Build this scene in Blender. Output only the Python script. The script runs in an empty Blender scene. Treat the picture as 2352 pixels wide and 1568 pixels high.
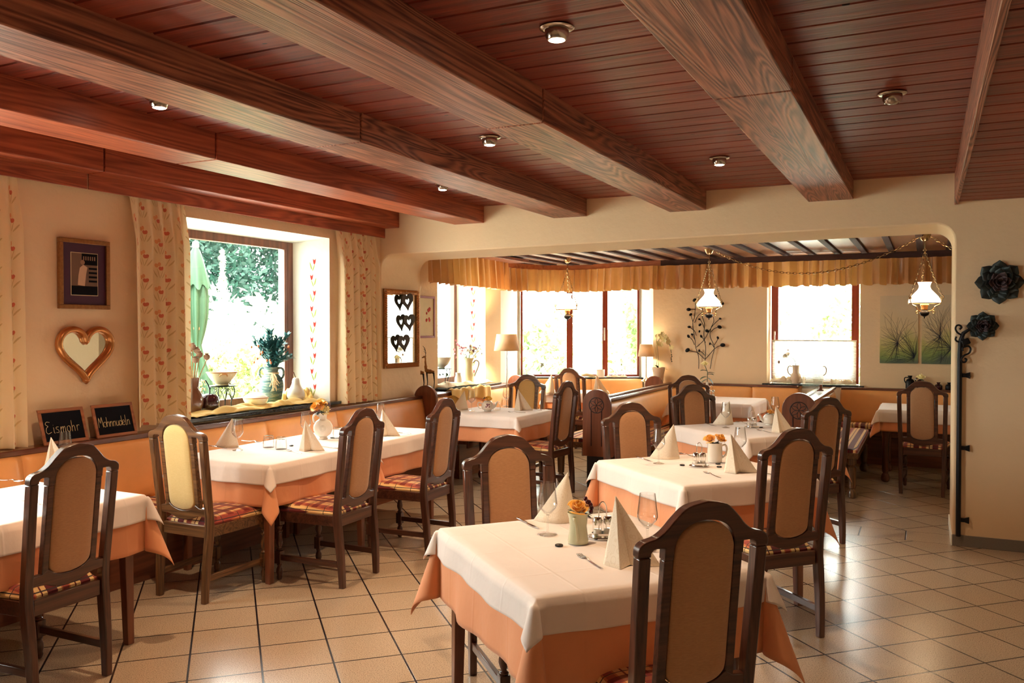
import bpy, math, random
from mathutils import Vector, Matrix
PI = math.pi
rnd = random.Random(7)
sc = bpy.context.scene
COL = sc.collection

# ------------------------------------------------------------ camera, world, light, exposure
cam_d = bpy.data.cameras.new('camera')
cam_d.sensor_width = 36.0
cam_d.lens = 36.0 * 1952.9 / 2352.0
cam_d.clip_start = 0.05
cam_d.clip_end = 300
cam = bpy.data.objects.new('camera', cam_d)
COL.objects.link(cam)
cam.location = (0, 0, 1.6)
cam.rotation_euler = (math.radians(90 - 0.928), 0, math.radians(25.96))
sc.camera = cam
sc.view_settings.view_transform = 'Standard'
sc.view_settings.look = 'None'
sc.view_settings.gamma = 1
sc.view_settings.use_curve_mapping = False
sc.view_settings.exposure = 0.35

w = bpy.data.worlds.new('world')
sc.world = w
w.use_nodes = True
nt = w.node_tree
bg = nt.nodes['Background']
bg.inputs[0].default_value = (0.97, 1.0, 0.97, 1)
bg.inputs[1].default_value = 18.0

def light(name, kind, loc, energy, color, rot=(0, 0, 0), **kw):
    d = bpy.data.lights.new(name, kind)
    d.energy = energy
    d.color = color
    for k, v in kw.items():
        setattr(d, k, v)
    o = bpy.data.objects.new(name, d)
    o.location = loc
    o.rotation_euler = rot
    COL.objects.link(o)
    return o

light('sun', 'SUN', (0, -5, 12), 20.0, (1.0, 0.96, 0.86), (math.radians(42), 0, math.radians(38)), angle=0.01)
def portal(name, loc, rot, sx, sy):
    o = light(name, 'AREA', loc, 1, (1, 1, 1), rot, shape='RECTANGLE', size=sx, size_y=sy)
    o.data.cycles.is_portal = True
portal('portal_window_1', (-5.19, 5.35, 1.65), (PI/2, 0, -PI/2), 1.4, 1.4)
portal('portal_window_2', (-5.38, 8.95, 1.65), (PI/2, 0, -PI/2), 0.9, 1.3)
portal('portal_window_3', (-1.27, 11.3, 1.6), (PI/2, 0, PI), 1.1, 1.4)
portal('portal_window_4', (-4.36, 11.4, 1.6), (PI/2, 0, math.radians(180+23.6)), 1.7, 1.4)
portal('portal_window_5', (-5.19, 1.85, 1.65), (PI/2, 0, -PI/2), 2.0, 1.4)

# ------------------------------------------------------------ node helpers
class N:
    def __init__(s, name):
        s.m = bpy.data.materials.new(name)
        s.m.use_nodes = True
        s.t = s.m.node_tree
        s.b = s.t.nodes['Principled BSDF']
        s.out = s.t.nodes['Material Output']
    def n(s, kind, **kw):
        x = s.t.nodes.new(kind)
        for k, v in kw.items():
            setattr(x, k, v)
        return x
    def l(s, a, b):
        s.t.links.new(a, b)
    def v(s, sock, val):
        if hasattr(val, 'is_output') or hasattr(val, 'links'):
            s.l(val, sock)
        else:
            sock.default_value = val
    def math(s, op, a, b=None, c=None):
        x = s.n('ShaderNodeMath', operation=op)
        s.v(x.inputs[0], a)
        if b is not None: s.v(x.inputs[1], b)
        if c is not None: s.v(x.inputs[2], c)
        return x.outputs[0]
    def mix(s, f, a, b):
        x = s.n('ShaderNodeMix', data_type='RGBA')
        s.v(x.inputs[0], f)
        for i, q in ((6, a), (7, b)):
            if isinstance(q, (tuple, list)):
                x.inputs[i].default_value = (*q[:3], 1)
            else:
                s.l(q, x.inputs[i])
        return x.outputs[2]
    def ramp(s, f, stops, const=False):
        x = s.n('ShaderNodeValToRGB')
        cr = x.color_ramp
        if const: cr.interpolation = 'CONSTANT'
        while len(cr.elements) < len(stops): cr.elements.new(0.5)
        for e, (p, c) in zip(cr.elements, stops):
            e.position = p
            e.color = (*c[:3], 1)
        s.v(x.inputs[0], f)
        return x.outputs[0]
    def obj(s, scale=(1, 1, 1), rot=(0, 0, 0), loc=(0, 0, 0), src='Object'):
        tc = s.n('ShaderNodeTexCoord')
        mp = s.n('ShaderNodeMapping')
        mp.inputs['Scale'].default_value = scale
        mp.inputs['Rotation'].default_value = rot
        mp.inputs['Location'].default_value = loc
        s.l(tc.outputs[src], mp.inputs[0])
        return mp.outputs[0]
    def noise(s, vec, scale, detail=4, rough=0.5, dist=0.0):
        x = s.n('ShaderNodeTexNoise')
        s.l(vec, x.inputs['Vector'])
        x.inputs['Scale'].default_value = scale
        x.inputs['Detail'].default_value = detail
        x.inputs['Roughness'].default_value = rough
        x.inputs['Distortion'].default_value = dist
        return x.outputs[0]
    def bump(s, h, strength, dist=0.01):
        x = s.n('ShaderNodeBump')
        x.inputs['Strength'].default_value = strength
        x.inputs['Distance'].default_value = dist
        s.v(x.inputs['Height'], h)
        s.l(x.outputs[0], s.b.inputs['Normal'])
        return x
    def set(s, col=None, rough=None, metal=None, spec=None, coat=None, coat_r=None, sheen=None, trans=None, emis=None, estr=None):
        I = s.b.inputs
        if col is not None:
            if isinstance(col, (tuple, list)): I['Base Color'].default_value = (*col[:3], 1)
            else: s.l(col, I['Base Color'])
        for key, val in (('Roughness', rough), ('Metallic', metal), ('Specular IOR Level', spec), ('Coat Weight', coat),
                         ('Coat Roughness', coat_r), ('Sheen Weight', sheen), ('Transmission Weight', trans), ('Emission Strength', estr)):
            if val is not None: s.v(I[key], val)
        if emis is not None: I['Emission Color'].default_value = (*emis[:3], 1)
        return s.m

def C(r, g, b):   # 0-255 sRGB to linear
    f = lambda c: (c/255/12.92) if c/255 <= 0.04045 else ((c/255+0.055)/1.055)**2.4
    return (f(r), f(g), f(b))

def plain(name, col, rough=0.5, metal=0.0, var=0.12, scale=30, bump=0.0, **kw):
    s = N(name)
    nz = s.noise(s.obj(), scale, 3)
    c = s.mix(nz, tuple(x*(1-var) for x in col), tuple(min(1, x*(1+var)) for x in col))
    s.set(c, rough, metal, **kw)
    if bump: s.bump(s.noise(s.obj(), scale*3, 4), bump, 0.002)
    return s.m

def wood(name, dark, light_, axis='z', grain=1.0, rough=0.35, bump=0.15, coat=0.0, coat_r=0.2, rings=0.5, src='Object', rf=60.0, fine=0.0):
    s = N(name)
    a, b = 26*grain, 1.5*grain
    scl = {'x': (b, a, a), 'y': (a, b, a), 'z': (a, a, b)}[axis]
    vec = s.obj(scale=scl, src=src)
    n1 = s.noise(vec, 1.0, 5, 0.6, 0.6)
    scl2 = tuple(q*0.22 for q in scl)
    n2 = s.noise(s.obj(scale=scl2, src=src), 1.0, 2, 0.5, 0.35)
    rg = s.math('SINE', s.math('MULTIPLY', n2, rf))
    rg = s.math('MULTIPLY_ADD', rg, 0.5*rings, 0.5)
    f = s.math('ADD', s.math('MULTIPLY', n1, 0.75), s.math('MULTIPLY', rg, 0.25))
    if fine:
        scl3 = tuple(q*(4.5 if q == max(scl) else 1.6) for q in scl)
        n3 = s.noise(s.obj(scale=scl3, src=src), 1.0, 3, 0.6)
        f = s.math('ADD', s.math('MULTIPLY', f, 1.0-fine*0.5), s.math('MULTIPLY', s.math('SUBTRACT', n3, 0.25), fine))
    col = s.ramp(f, [(0.3, dark), (0.72, light_)])
    s.set(col, rough, coat=coat, coat_r=coat_r)
    if bump: s.bump(f, bump, 0.003)
    return s.m

# ------------------------------------------------------------ materials
MAT = {}
def mk_plaster(name, c):
    s = N(name)
    n1 = s.noise(s.obj(), 1.4, 3)
    col = s.mix(n1, tuple(x*0.93 for x in c), tuple(min(1, x*1.05) for x in c))
    s.set(col, 0.85)
    s.bump(s.noise(s.obj(), 14, 5, 0.55), 0.25, 0.02)
    return s.m
MAT['plaster'] = mk_plaster('cream_plaster', C(239, 210, 171))
MAT['plaster_white'] = mk_plaster('white_plaster', C(244, 243, 232))
RED_D, RED_L = C(66, 26, 18), C(142, 66, 44)
MAT['beam'] = wood('beam_wood', C(86, 42, 34), C(188, 120, 92), 'y', 0.9, 0.45, 0.8, rings=1.3, rf=190.0, fine=0.45)
MAT['beam_window_lit'] = wood('beam_wood_window_lit', C(120, 46, 28), C(196, 102, 66), 'y', 0.8, 0.42, 0.5, rings=0.9, rf=150.0, fine=0.35)  # same beam wood, with the orange of the window light in its colour
MAT['board_x'] = wood('board_wood_dark', C(46, 24, 24), C(84, 46, 38), 'x', 0.7, 0.75, 0.2)
MAT['board_or'] = wood('board_wood_orange', C(140, 76, 44), C(190, 112, 68), 'x', 0.7, 0.4, 0.2)
MAT['frame_wood'] = wood('window_frame_wood', C(92, 50, 34), C(140, 84, 60), 'z', 0.9, 0.35, 0.1)
MAT['frame_red'] = wood('window_frame_red', C(120, 44, 26), C(158, 66, 40), 'z', 0.9, 0.35, 0.1)
for ax in 'xyz':
    MAT['chair_'+ax] = wood('chair_wood_'+ax, C(44, 22, 16), C(104, 62, 44), ax, 1.3, 0.28, 0.15, coat=0.35, coat_r=0.12, rf=90.0, fine=0.3)
    MAT['oak_'+ax] = wood('oak_wood_'+ax, C(62, 38, 24), C(134, 94, 58), ax, 1.3, 0.3, 0.15, coat=0.3, coat_r=0.15, rf=110.0, fine=0.35, rings=0.9)
    MAT['pine_'+ax] = wood('pine_wood_'+ax, C(128, 72, 42), C(184, 118, 76), ax, 1.0, 0.32, 0.1, coat=0.2)
    MAT['rail_'+ax] = wood('rail_wood_'+ax, C(70, 36, 24), C(122, 70, 48), ax, 1.0, 0.25, 0.1, coat=0.4)
    MAT['cherry_'+ax] = wood('cherry_wood_'+ax, C(96, 50, 32), C(142, 84, 56), ax, 0.8, 0.3, 0.08, coat=0.3)

def mk_planks():
    s = N('ceiling_planks')
    tc = s.n('ShaderNodeTexCoord')
    sp = s.n('ShaderNodeSeparateXYZ')
    s.l(tc.outputs['Object'], sp.inputs[0])
    idx = s.math('FLOOR', s.math('DIVIDE', s.math('SUBTRACT', sp.outputs[1], 2.35), 0.17))
    rx = s.math('MULTIPLY', s.math('SINE', s.math('MULTIPLY', idx, 12.9898)), 43.7)
    cb = s.n('ShaderNodeCombineXYZ')
    s.l(s.math('ADD', s.math('MULTIPLY', sp.outputs[0], 1.6), rx), cb.inputs[0])
    s.l(s.math('MULTIPLY', sp.outputs[1], 22.0), cb.inputs[1])
    s.l(s.math('MULTIPLY', idx, 3.7), cb.inputs[2])
    n1 = s.noise(cb.outputs[0], 1.3, 5, 0.6, 0.8)
    cb2 = s.n('ShaderNodeCombineXYZ')
    s.l(s.math('ADD', s.math('MULTIPLY', sp.outputs[0], 2.2), rx), cb2.inputs[0])
    s.l(s.math('MULTIPLY', sp.outputs[1], 5.0), cb2.inputs[1])
    s.l(idx, cb2.inputs[2])
    vo = s.n('ShaderNodeTexVoronoi')
    s.l(cb2.outputs[0], vo.inputs['Vector'])
    vo.inputs['Scale'].default_value = 1.5
    knot = s.math('LESS_THAN', vo.outputs['Distance'], 0.045)
    pv = s.math('FRACT', s.math('MULTIPLY', s.math('SINE', s.math('MULTIPLY', idx, 78.233)), 437.5))
    col = s.ramp(n1, [(0.3, C(78, 26, 20)), (0.7, C(150, 62, 44))])
    col = s.mix(s.math('MULTIPLY', pv, 0.35), col, C(166, 78, 54))
    col = s.mix(knot, col, C(44, 18, 14))
    s.set(col, 0.42, spec=0.4)
    s.bump(s.math('SUBTRACT', n1, s.math('MULTIPLY', s.math('SMOOTH_MIN', vo.outputs['Distance'], 0.2, 0.1), 2.0)), 0.5, 0.006)
    return s.m
MAT['planks'] = mk_planks()

def mk_tiles():
    s = N('floor_tiles')
    a, th, ox, oy = 0.3279, math.radians(44.37), -3.919, 3.736
    c_, s_ = math.cos(-th), math.sin(-th)
    loc = (-(c_*ox - s_*oy), -(s_*ox + c_*oy), 0)
    def brick(vec, wdt, hgt):
        b = s.n('ShaderNodeTexBrick', offset=0.0, squash=1.0)
        s.l(vec, b.inputs['Vector'])
        b.inputs['Color1'].default_value = (0, 0, 0, 1)
        b.inputs['Color2'].default_value = (1, 1, 1, 1)
        b.inputs['Mortar'].default_value = (0, 0, 0, 1)
        b.inputs['Scale'].default_value = 1.0
        b.inputs['Mortar Size'].default_value = 0.0055
        b.inputs['Mortar Smooth'].default_value = 0.3
        b.inputs['Bias'].default_value = 0.0
        b.inputs['Brick Width'].default_value = wdt
        b.inputs['Row Height'].default_value = hgt
        return b
    b1 = brick(s.obj(rot=(0, 0, -th), loc=loc), a, a)
    b2 = brick(s.obj(loc=(0.13, -7.035, 0)), a, a)
    tc = s.n('ShaderNodeTexCoord')
    sp = s.n('ShaderNodeSeparateXYZ')
    s.l(tc.outputs['Object'], sp.inputs[0])
    band = s.math('MULTIPLY', s.math('GREATER_THAN', sp.outputs[1], 7.035), s.math('LESS_THAN', sp.outputs[1], 7.363))
    mx = s.n('ShaderNodeMix', data_type='FLOAT')
    s.l(band, mx.inputs[0]); s.l(b1.outputs['Fac'], mx.inputs[2]); s.l(b2.outputs['Fac'], mx.inputs[3])
    mort = mx.outputs[0]
    tint = s.mix(band, b1.outputs['Color'], b2.outputs['Color'])
    speck = s.noise(s.obj(), 210, 2, 0.6)
    cloud = s.noise(s.obj(), 3.0, 3)
    base = s.ramp(speck, [(0.36, C(100, 84, 76)), (0.45, C(192, 168, 142)), (0.7, C(210, 188, 162))])
    base = s.mix(s.math('MULTIPLY', cloud, 0.35), base, C(170, 144, 116))
    tb = s.n('ShaderNodeRGBToBW'); s.l(tint, tb.inputs[0])
    base = s.mix(s.math('MULTIPLY', tb.outputs[0], 0.10), base, C(150, 130, 110))
    col = s.mix(mort, base, C(26, 24, 32))
    rough = 0.245
    s.set(col, rough, spec=0.6)
    h = s.math('SUBTRACT', s.math('MULTIPLY', speck, 0.06), s.math('MULTIPLY', mort, 1.0))
    s.bump(h, 0.3, 0.004)
    return s.m
MAT['tiles'] = mk_tiles()
MAT['skirting'] = plain('skirting_tile', C(120, 112, 102), 0.45, var=0.2, scale=200)

def mk_cloth(name, c, rough=0.8, weave=900, crease=True, sheen=0.2, tl=0.0):
    s = N(name)
    n1 = s.noise(s.obj(), 6, 3)
    col = s.mix(n1, tuple(x*0.94 for x in c), tuple(min(1, x*1.05) for x in c))
    s.set(col, rough, sheen=sheen)
    wv = s.noise(s.obj(), weave, 1)
    wr = s.noise(s.obj(scale=(1, 1, 0.6)), 9, 4, 0.55)
    h = s.math('ADD', s.math('MULTIPLY', wv, 0.05), s.math('MULTIPLY', wr, 0.9))
    if crease:
        tc = s.n('ShaderNodeTexCoord')
        sp = s.n('ShaderNodeSeparateXYZ')
        s.l(tc.outputs['Object'], sp.inputs[0])
        for i in (0, 1):
            for off in (-0.27, 0.05, 0.36):
                d = s.math('ABSOLUTE', s.math('SUBTRACT', sp.outputs[i], off))
                k = s.math('MAXIMUM', s.math('SUBTRACT', 1.0, s.math('DIVIDE', d, 0.008)), 0.0)
                h = s.math('ADD', h, s.math('MULTIPLY', k, 0.22))
    s.bump(h, 0.45, 0.012)
    return s.m
MAT['cloth_orange'] = mk_cloth('orange_linen', C(238, 160, 112))
MAT['cloth_white'] = mk_cloth('white_linen', C(244, 230, 222))
MAT['cloth_yellow'] = mk_cloth('yellow_linen', C(222, 186, 104), crease=False)
MAT['cloth_cream'] = mk_cloth('cream_linen', C(232, 216, 186), crease=False)
MAT['leather'] = plain('orange_leather', C(238, 172, 104), 0.38, var=0.08, scale=12, bump=0.1)

def mk_fabric(name, c, c2):
    s = N(name)
    n1 = s.noise(s.obj(scale=(1, 1, 6)), 60, 3, 0.6)
    n2 = s.noise(s.obj(scale=(1, 1, 2.5)), 380, 2)
    col = s.mix(n1, c, c2)
    s.set(col, 0.9, sheen=0.3)
    s.bump(s.math('ADD', n1, n2), 0.35, 0.002)
    return s.m
MAT['fabric'] = mk_fabric('chair_fabric', C(166, 116, 80), C(208, 158, 112))
MAT['fabric_window_lit'] = mk_fabric('window_lit_chair_fabric', C(206, 168, 100), C(232, 200, 136))  # chair fabric again, golden window light put into its colour
def mk_plaid():
    s = N('plaid_fabric')
    tc = s.n('ShaderNodeTexCoord')
    sp = s.n('ShaderNodeSeparateXYZ')
    s.l(tc.outputs['Object'], sp.inputs[0])
    fx = s.math('FRACT', s.math('DIVIDE', s.math('ADD', sp.outputs[0], 5.03), 0.165))
    fy = s.math('FRACT', s.math('DIVIDE', s.math('ADD', sp.outputs[1], 5.05), 0.125))
    R, Cc, O, G = C(104, 14, 20), C(244, 206, 142), C(160, 66, 54), C(206, 122, 74)
    cx = s.ramp(fx, [(0, R), (0.3, Cc), (0.42, G), (0.46, O), (0.64, G), (0.68, Cc), (0.82, R), (0.86, Cc)], True)
    cy = s.ramp(fy, [(0, C(120, 20, 22)), (0.34, G), (0.5, C(240, 186, 116)), (0.57, O), (0.8, G)], True)
    zz = s.math('GREATER_THAN', sp.outputs[2], 0.478)
    rr_ = s.math('LESS_THAN', fy, 0.34)
    col = s.mix(s.math('MULTIPLY', zz, s.math('MULTIPLY_ADD', rr_, 0.58, 0.28)), cx, cy)
    gz = s.n('ShaderNodeNewGeometry')
    def line(f, at, wd):
        return s.math('LESS_THAN', s.math('ABSOLUTE', s.math('SUBTRACT', f, at)), wd)
    ln = s.math('MAXIMUM', line(fy, 0.55, 0.018), s.math('MULTIPLY', line(fx, 0.15, 0.02), line(fy, 0.3, 0.3)))
    fz = s.math('ABSOLUTE', s.math('SUBTRACT', sp.outputs[2], 0.462))
    ln = s.math('MAXIMUM', ln, s.math('LESS_THAN', fz, 0.0022))
    col = s.mix(ln, col, C(56, 40, 44))
    s.set(col, 0.85, sheen=0.2)
    s.bump(s.noise(s.obj(), 500, 2), 0.2, 0.001)
    return s.m
MAT['plaid'] = mk_plaid()
MAT['satin'] = N('gold_satin').set(C(214, 152, 74), 0.38, sheen=0.3)
def mk_satin():
    s = N('gold_satin_valance')
    n1 = s.noise(s.obj(), 8, 2)
    s.set(s.mix(n1, C(178, 118, 62), C(208, 148, 86)), 0.32, sheen=0.4)
    tr = s.n('ShaderNodeBsdfTranslucent'); tr.inputs[0].default_value = (*C(226, 160, 86), 1)
    mx = s.n('ShaderNodeMixShader'); mx.inputs[0].default_value = 0.16
    s.l(s.b.outputs[0], mx.inputs[1]); s.l(tr.outputs[0], mx.inputs[2]); s.l(mx.outputs[0], s.out.inputs[0])
    return s.m
MAT['satin'] = mk_satin()

def mk_curtain():
    s = N('tulip_curtain')
    uv = s.n('ShaderNodeUVMap')
    sp = s.n('ShaderNodeSeparateXYZ'); s.l(uv.outputs[0], sp.inputs[0])
    U = s.math('DIVIDE', sp.outputs[0], 0.19)
    V0 = s.math('DIVIDE', sp.outputs[1], 0.165)
    ci = s.math('FLOOR', U)
    V = s.math('ADD', V0, s.math('MULTIPLY', ci, 0.47))
    fu = s.math('MULTIPLY', s.math('SUBTRACT', s.math('FRACT', U), 0.5), 0.19)
    fv = s.math('MULTIPLY', s.math('SUBTRACT', s.math('FRACT', V), 0.5), 0.165)
    def ell(cx, cy, rx, ry, ang=0):
        ca, sa = math.cos(ang), math.sin(ang)
        du = s.math('SUBTRACT', fu, cx); dv = s.math('SUBTRACT', fv, cy)
        p = s.math('DIVIDE', s.math('ADD', s.math('MULTIPLY', du, ca), s.math('MULTIPLY', dv, sa)), rx)
        q = s.math('DIVIDE', s.math('SUBTRACT', s.math('MULTIPLY', dv, ca), s.math('MULTIPLY', du, sa)), ry)
        return s.math('LESS_THAN', s.math('ADD', s.math('MULTIPLY', p, p), s.math('MULTIPLY', q, q)), 1.0)
    base = C(252, 230, 188)
    nz = s.noise(s.obj(), 12, 2)
    col = s.mix(nz, tuple(x*0.95 for x in base), base)
    stem = s.math('MAXIMUM', ell(-0.004, -0.032, 0.002, 0.034, 0.2), ell(0.014, -0.036, 0.002, 0.032, -0.3))
    stem = s.math('MAXIMUM', stem, ell(-0.022, -0.036, 0.004, 0.028, 0.5))
    stem = s.math('MAXIMUM', stem, ell(0.030, -0.044, 0.004, 0.026, -0.55))
    col = s.mix(s.math('MULTIPLY', stem, 0.7), col, C(206, 172, 104))
    pale = s.math('MAXIMUM', ell(-0.016, 0.022, 0.010, 0.015, 0.3), ell(0.000, 0.030, 0.009, 0.014, 0))
    col = s.mix(s.math('MULTIPLY', pale, 0.85), col, C(236, 160, 104))
    red = s.math('MAXIMUM', ell(0.006, 0.0, 0.009, 0.014, 0.3), ell(0.016, 0.0, 0.009, 0.014, -0.3))
    col = s.mix(s.math('MULTIPLY', red, 0.9), col, C(214, 100, 74))
    s.l(col, s.b.inputs['Base Color'])
    s.b.inputs['Roughness'].default_value = 0.85
    tr = s.n('ShaderNodeBsdfTranslucent'); s.l(col, tr.inputs[0])
    mx = s.n('ShaderNodeMixShader'); mx.inputs[0].default_value = 0.165
    s.l(s.b.outputs[0], mx.inputs[1]); s.l(tr.outputs[0], mx.inputs[2]); s.l(mx.outputs[0], s.out.inputs[0])
    return s.m
MAT['curtain'] = mk_curtain()

def mk_glass(name, tint=(1, 1, 1), boost=1.0, edge=1.0):
    s = N(name)
    tr = s.n('ShaderNodeBsdfTransparent')
    lw = s.n('ShaderNodeLayerWeight'); lw.inputs['Blend'].default_value = 0.5
    s.l(s.mix(s.math('POWER', lw.outputs['Facing'], 4.5), tint, tuple(q*edge for q in tint)), tr.inputs[0])
    gl = s.n('ShaderNodeBsdfGlossy'); gl.inputs['Roughness'].default_value = 0.03
    fr = s.n('ShaderNodeLayerWeight'); fr.inputs['Blend'].default_value = 0.4
    f = s.math('MINIMUM', s.math('MULTIPLY_ADD', s.math('POWER', fr.outputs['Facing'], 3.5), 0.8*boost, 0.03*boost), 1.0)
    mx = s.n('ShaderNodeMixShader')
    s.l(f, mx.inputs[0]); s.l(tr.outputs[0], mx.inputs[1]); s.l(gl.outputs[0], mx.inputs[2]); s.l(mx.outputs[0], s.out.inputs[0])
    return s.m
MAT['pane'] = mk_glass('window_glass', (0.97, 0.99, 0.97), 0.6)
MAT['glass'] = mk_glass('drinking_glass', (0.985, 0.985, 0.98), 2.2, 0.22)
MAT['glass_edge'] = mk_glass('divider_glass', (0.93, 0.97, 0.95), 0.7)
MAT['brown_glass'] = plain('brown_glazed_glass', C(110, 70, 48), 0.12, var=0.5, scale=9, coat=1.0)
MAT['purple'] = plain('purple_glaze', C(52, 14, 26), 0.1, var=0.4, scale=12, coat=1.0)
MAT['chrome'] = plain('chrome', (0.75, 0.74, 0.72), 0.12, 1.0, var=0.03)
MAT['steel'] = plain('cutlery_steel', (0.66, 0.64, 0.62), 0.2, 1.0, var=0.05)
MAT['brass'] = plain('aged_brass', C(176, 148, 108), 0.25, 1.0, var=0.15)
MAT['gold'] = plain('gilded_wood', C(196, 138, 84), 0.3, 0.85, var=0.25, scale=14)
MAT['gold_dark'] = plain('antique_gold', C(150, 106, 62), 0.42, 0.7, var=0.4, scale=60, bump=0.3)
MAT['iron'] = plain('black_iron', C(26, 24, 26), 0.45, 0.6, var=0.3, bump=0.3)
MAT['iron_green'] = plain('green_black_iron', C(30, 44, 42), 0.4, 0.5, var=0.2)
MAT['black'] = plain('black_gloss', C(20, 16, 18), 0.3, var=0.2)
MAT['mirror'] = plain('mirror_silver', (0.86, 0.86, 0.8), 0.01, 1.0, var=0.0)
MAT['porcelain'] = plain('white_porcelain', C(236, 228, 214), 0.12, var=0.02, coat=0.6)
MAT['ceramic_grey'] = plain('grey_white_ceramic', C(206, 200, 186), 0.3, var=0.08, scale=14)
MAT['ceramic_green'] = plain('pale_green_ceramic', C(198, 196, 160), 0.2, var=0.04, coat=0.5)
MAT['ceramic_cream'] = plain('cream_glaze', C(232, 224, 184), 0.15, var=0.04, coat=0.6)
MAT['terracotta_w'] = plain('white_stoneware_pot', C(214, 190, 164), 0.7, var=0.05, bump=0.2)
def mk_urn():
    s = N('green_weathered_urn')
    n1 = s.noise(s.obj(scale=(1, 1, 9)), 7, 5, 0.65)
    n2 = s.noise(s.obj(), 9, 4)
    col = s.ramp(n1, [(0.36, C(30, 62, 66)), (0.5, C(70, 102, 92)), (0.58, C(156, 150, 122)), (0.62, C(60, 92, 88))])
    s.set(s.mix(s.math('MULTIPLY', n2, 0.4), col, C(52, 84, 84)), 0.6)
    s.bump(n1, 0.5, 0.006)
    return s.m
MAT['urn'] = mk_urn()
MAT['raffia'] = plain('raffia', C(214, 186, 142), 0.8, var=0.15)
MAT['stem'] = plain('dry_stem', C(186, 140, 92), 0.8)
MAT['poppy'] = plain('poppy_capsule', C(164, 132, 112), 0.8, var=0.25, bump=0.4)
MAT['leaf'] = plain('leaf_green', C(46, 78, 46), 0.5, var=0.35)
MAT['leaf_teal'] = plain('leaf_blue_green', C(40, 92, 92), 0.5, var=0.35)
MAT['leaf_dark'] = plain('leaf_dark', C(24, 38, 26), 0.5, var=0.3)
MAT['berry'] = plain('dark_red_berry', C(72, 12, 22), 0.25)
MAT['berry_or'] = plain('orange_rosehip', C(196, 112, 70), 0.4)
MAT['rose_or'] = plain('orange_rose_petal', C(252, 182, 66), 0.6, var=0.1, sheen=0.4)
MAT['rose_cream'] = plain('cream_petal', C(240, 226, 170), 0.6, var=0.06)
MAT['rose_pink'] = plain('pink_petal', C(206, 140, 150), 0.6, var=0.15)
MAT['rose_purple'] = plain('purple_petal', C(120, 40, 76), 0.6, var=0.2)
MAT['white_petal'] = plain('white_petal', C(242, 236, 222), 0.6, var=0.04)
MAT['amber'] = plain('amber_petal', C(240, 186, 60), 0.6, var=0.1)
MAT['napkin'] = None
def mk_napkin():
    s = N('napkin_paper')
    vo = s.n('ShaderNodeTexVoronoi', feature='F1')
    s.l(s.obj(), vo.inputs['Vector'])
    vo.inputs['Scale'].default_value = 36
    r = s.math('FRACT', s.math('MULTIPLY', vo.outputs['Distance'], 4.2))
    k = s.math('LESS_THAN', s.math('ABSOLUTE', s.math('SUBTRACT', r, 0.5)), 0.11)
    n1 = s.noise(s.obj(), 20, 2)
    col = s.mix(s.math('MULTIPLY', k, 0.5), C(240, 226, 204), C(222, 202, 172))
    s.set(col, 0.8, sheen=0.1)
    s.bump(s.math('MULTIPLY', k, 1.0), 0.15, 0.001)
    return s.m
MAT['napkin'] = mk_napkin()
MAT['slate'] = plain('black_slate', C(10, 13, 22), 0.8, var=0.2, spec=0.15)
MAT['chalk'] = plain('chalk', C(232, 214, 168), 0.9, var=0.1)
MAT['stone'] = plain('dark_sill_stone', C(34, 40, 42), 0.18, var=0.4, scale=60)
MAT['purple_mat'] = plain('purple_mount', C(64, 20, 52), 0.6, var=0.1)
MAT['pink_frame'] = plain('pink_wood_frame', C(150, 76, 88), 0.5, var=0.1)
MAT['paper'] = plain('ivory_paper', C(222, 204, 160), 0.7, var=0.08, scale=10)
MAT['shade'] = None
def mk_shade(name, c, e, stren):
    s = N(name)
    s.set(c, 0.8)
    tr = s.n('ShaderNodeBsdfTranslucent'); tr.inputs[0].default_value = (*c, 1)
    mx = s.n('ShaderNodeMixShader'); mx.inputs[0].default_value = 0.22
    s.l(s.b.outputs[0], mx.inputs[1]); s.l(tr.outputs[0], mx.inputs[2]); s.l(mx.outputs[0], s.out.inputs[0])
    return s.m
MAT['shade'] = mk_shade('linen_lampshade', C(216, 190, 156), None, 0)
def mk_opal(name, stren):
    s = N(name)
    s.set(C(255, 240, 214), 0.25, emis=(1.0, 0.86, 0.62), estr=stren)
    return s.m
MAT['opal'] = mk_opal('opal_glass_lit', 2.6)
MAT['bulb'] = mk_opal('lamp_bulb', 40.0)
MAT['chrome_can'] = plain('downlight_metal', (0.5, 0.45, 0.4), 0.18, 1.0, var=0.05)
MAT['blind'] = None
def mk_blind():
    s = N('white_blind')
    s.set(C(244, 244, 232), 0.8)
    tr = s.n('ShaderNodeBsdfTranslucent'); tr.inputs[0].default_value = (0.95, 0.95, 0.9, 1)
    mx = s.n('ShaderNodeMixShader'); mx.inputs[0].default_value = 0.75
    s.l(s.b.outputs[0], mx.inputs[1]); s.l(tr.outputs[0], mx.inputs[2]); s.l(mx.outputs[0], s.out.inputs[0])
    return s.m
MAT['blind'] = mk_blind()
def mk_foliage(name, a, b):
    s = N(name)
    n1 = s.noise(s.obj(), 3, 3)
    col = s.mix(n1, a, b)
    s.l(col, s.b.inputs['Base Color']); s.b.inputs['Roughness'].default_value = 0.6
    tr = s.n('ShaderNodeBsdfTranslucent'); s.l(col, tr.inputs[0])
    mx = s.n('ShaderNodeMixShader'); mx.inputs[0].default_value = 0.4
    s.l(s.b.outputs[0], mx.inputs[1]); s.l(tr.outputs[0], mx.inputs[2]); s.l(mx.outputs[0], s.out.inputs[0])
    return s.m
MAT['fol_light'] = mk_foliage('sunny_foliage', C(160, 178, 120), C(224, 226, 180))
MAT['fol_mid'] = mk_foliage('garden_foliage', C(112, 142, 92), C(190, 200, 150))
MAT['fol_dark'] = mk_foliage('dark_foliage', C(16, 44, 40), C(44, 82, 66))
MAT['fol_white'] = mk_foliage('pale_blossom_foliage', C(150, 166, 104), C(240, 242, 216))
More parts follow.
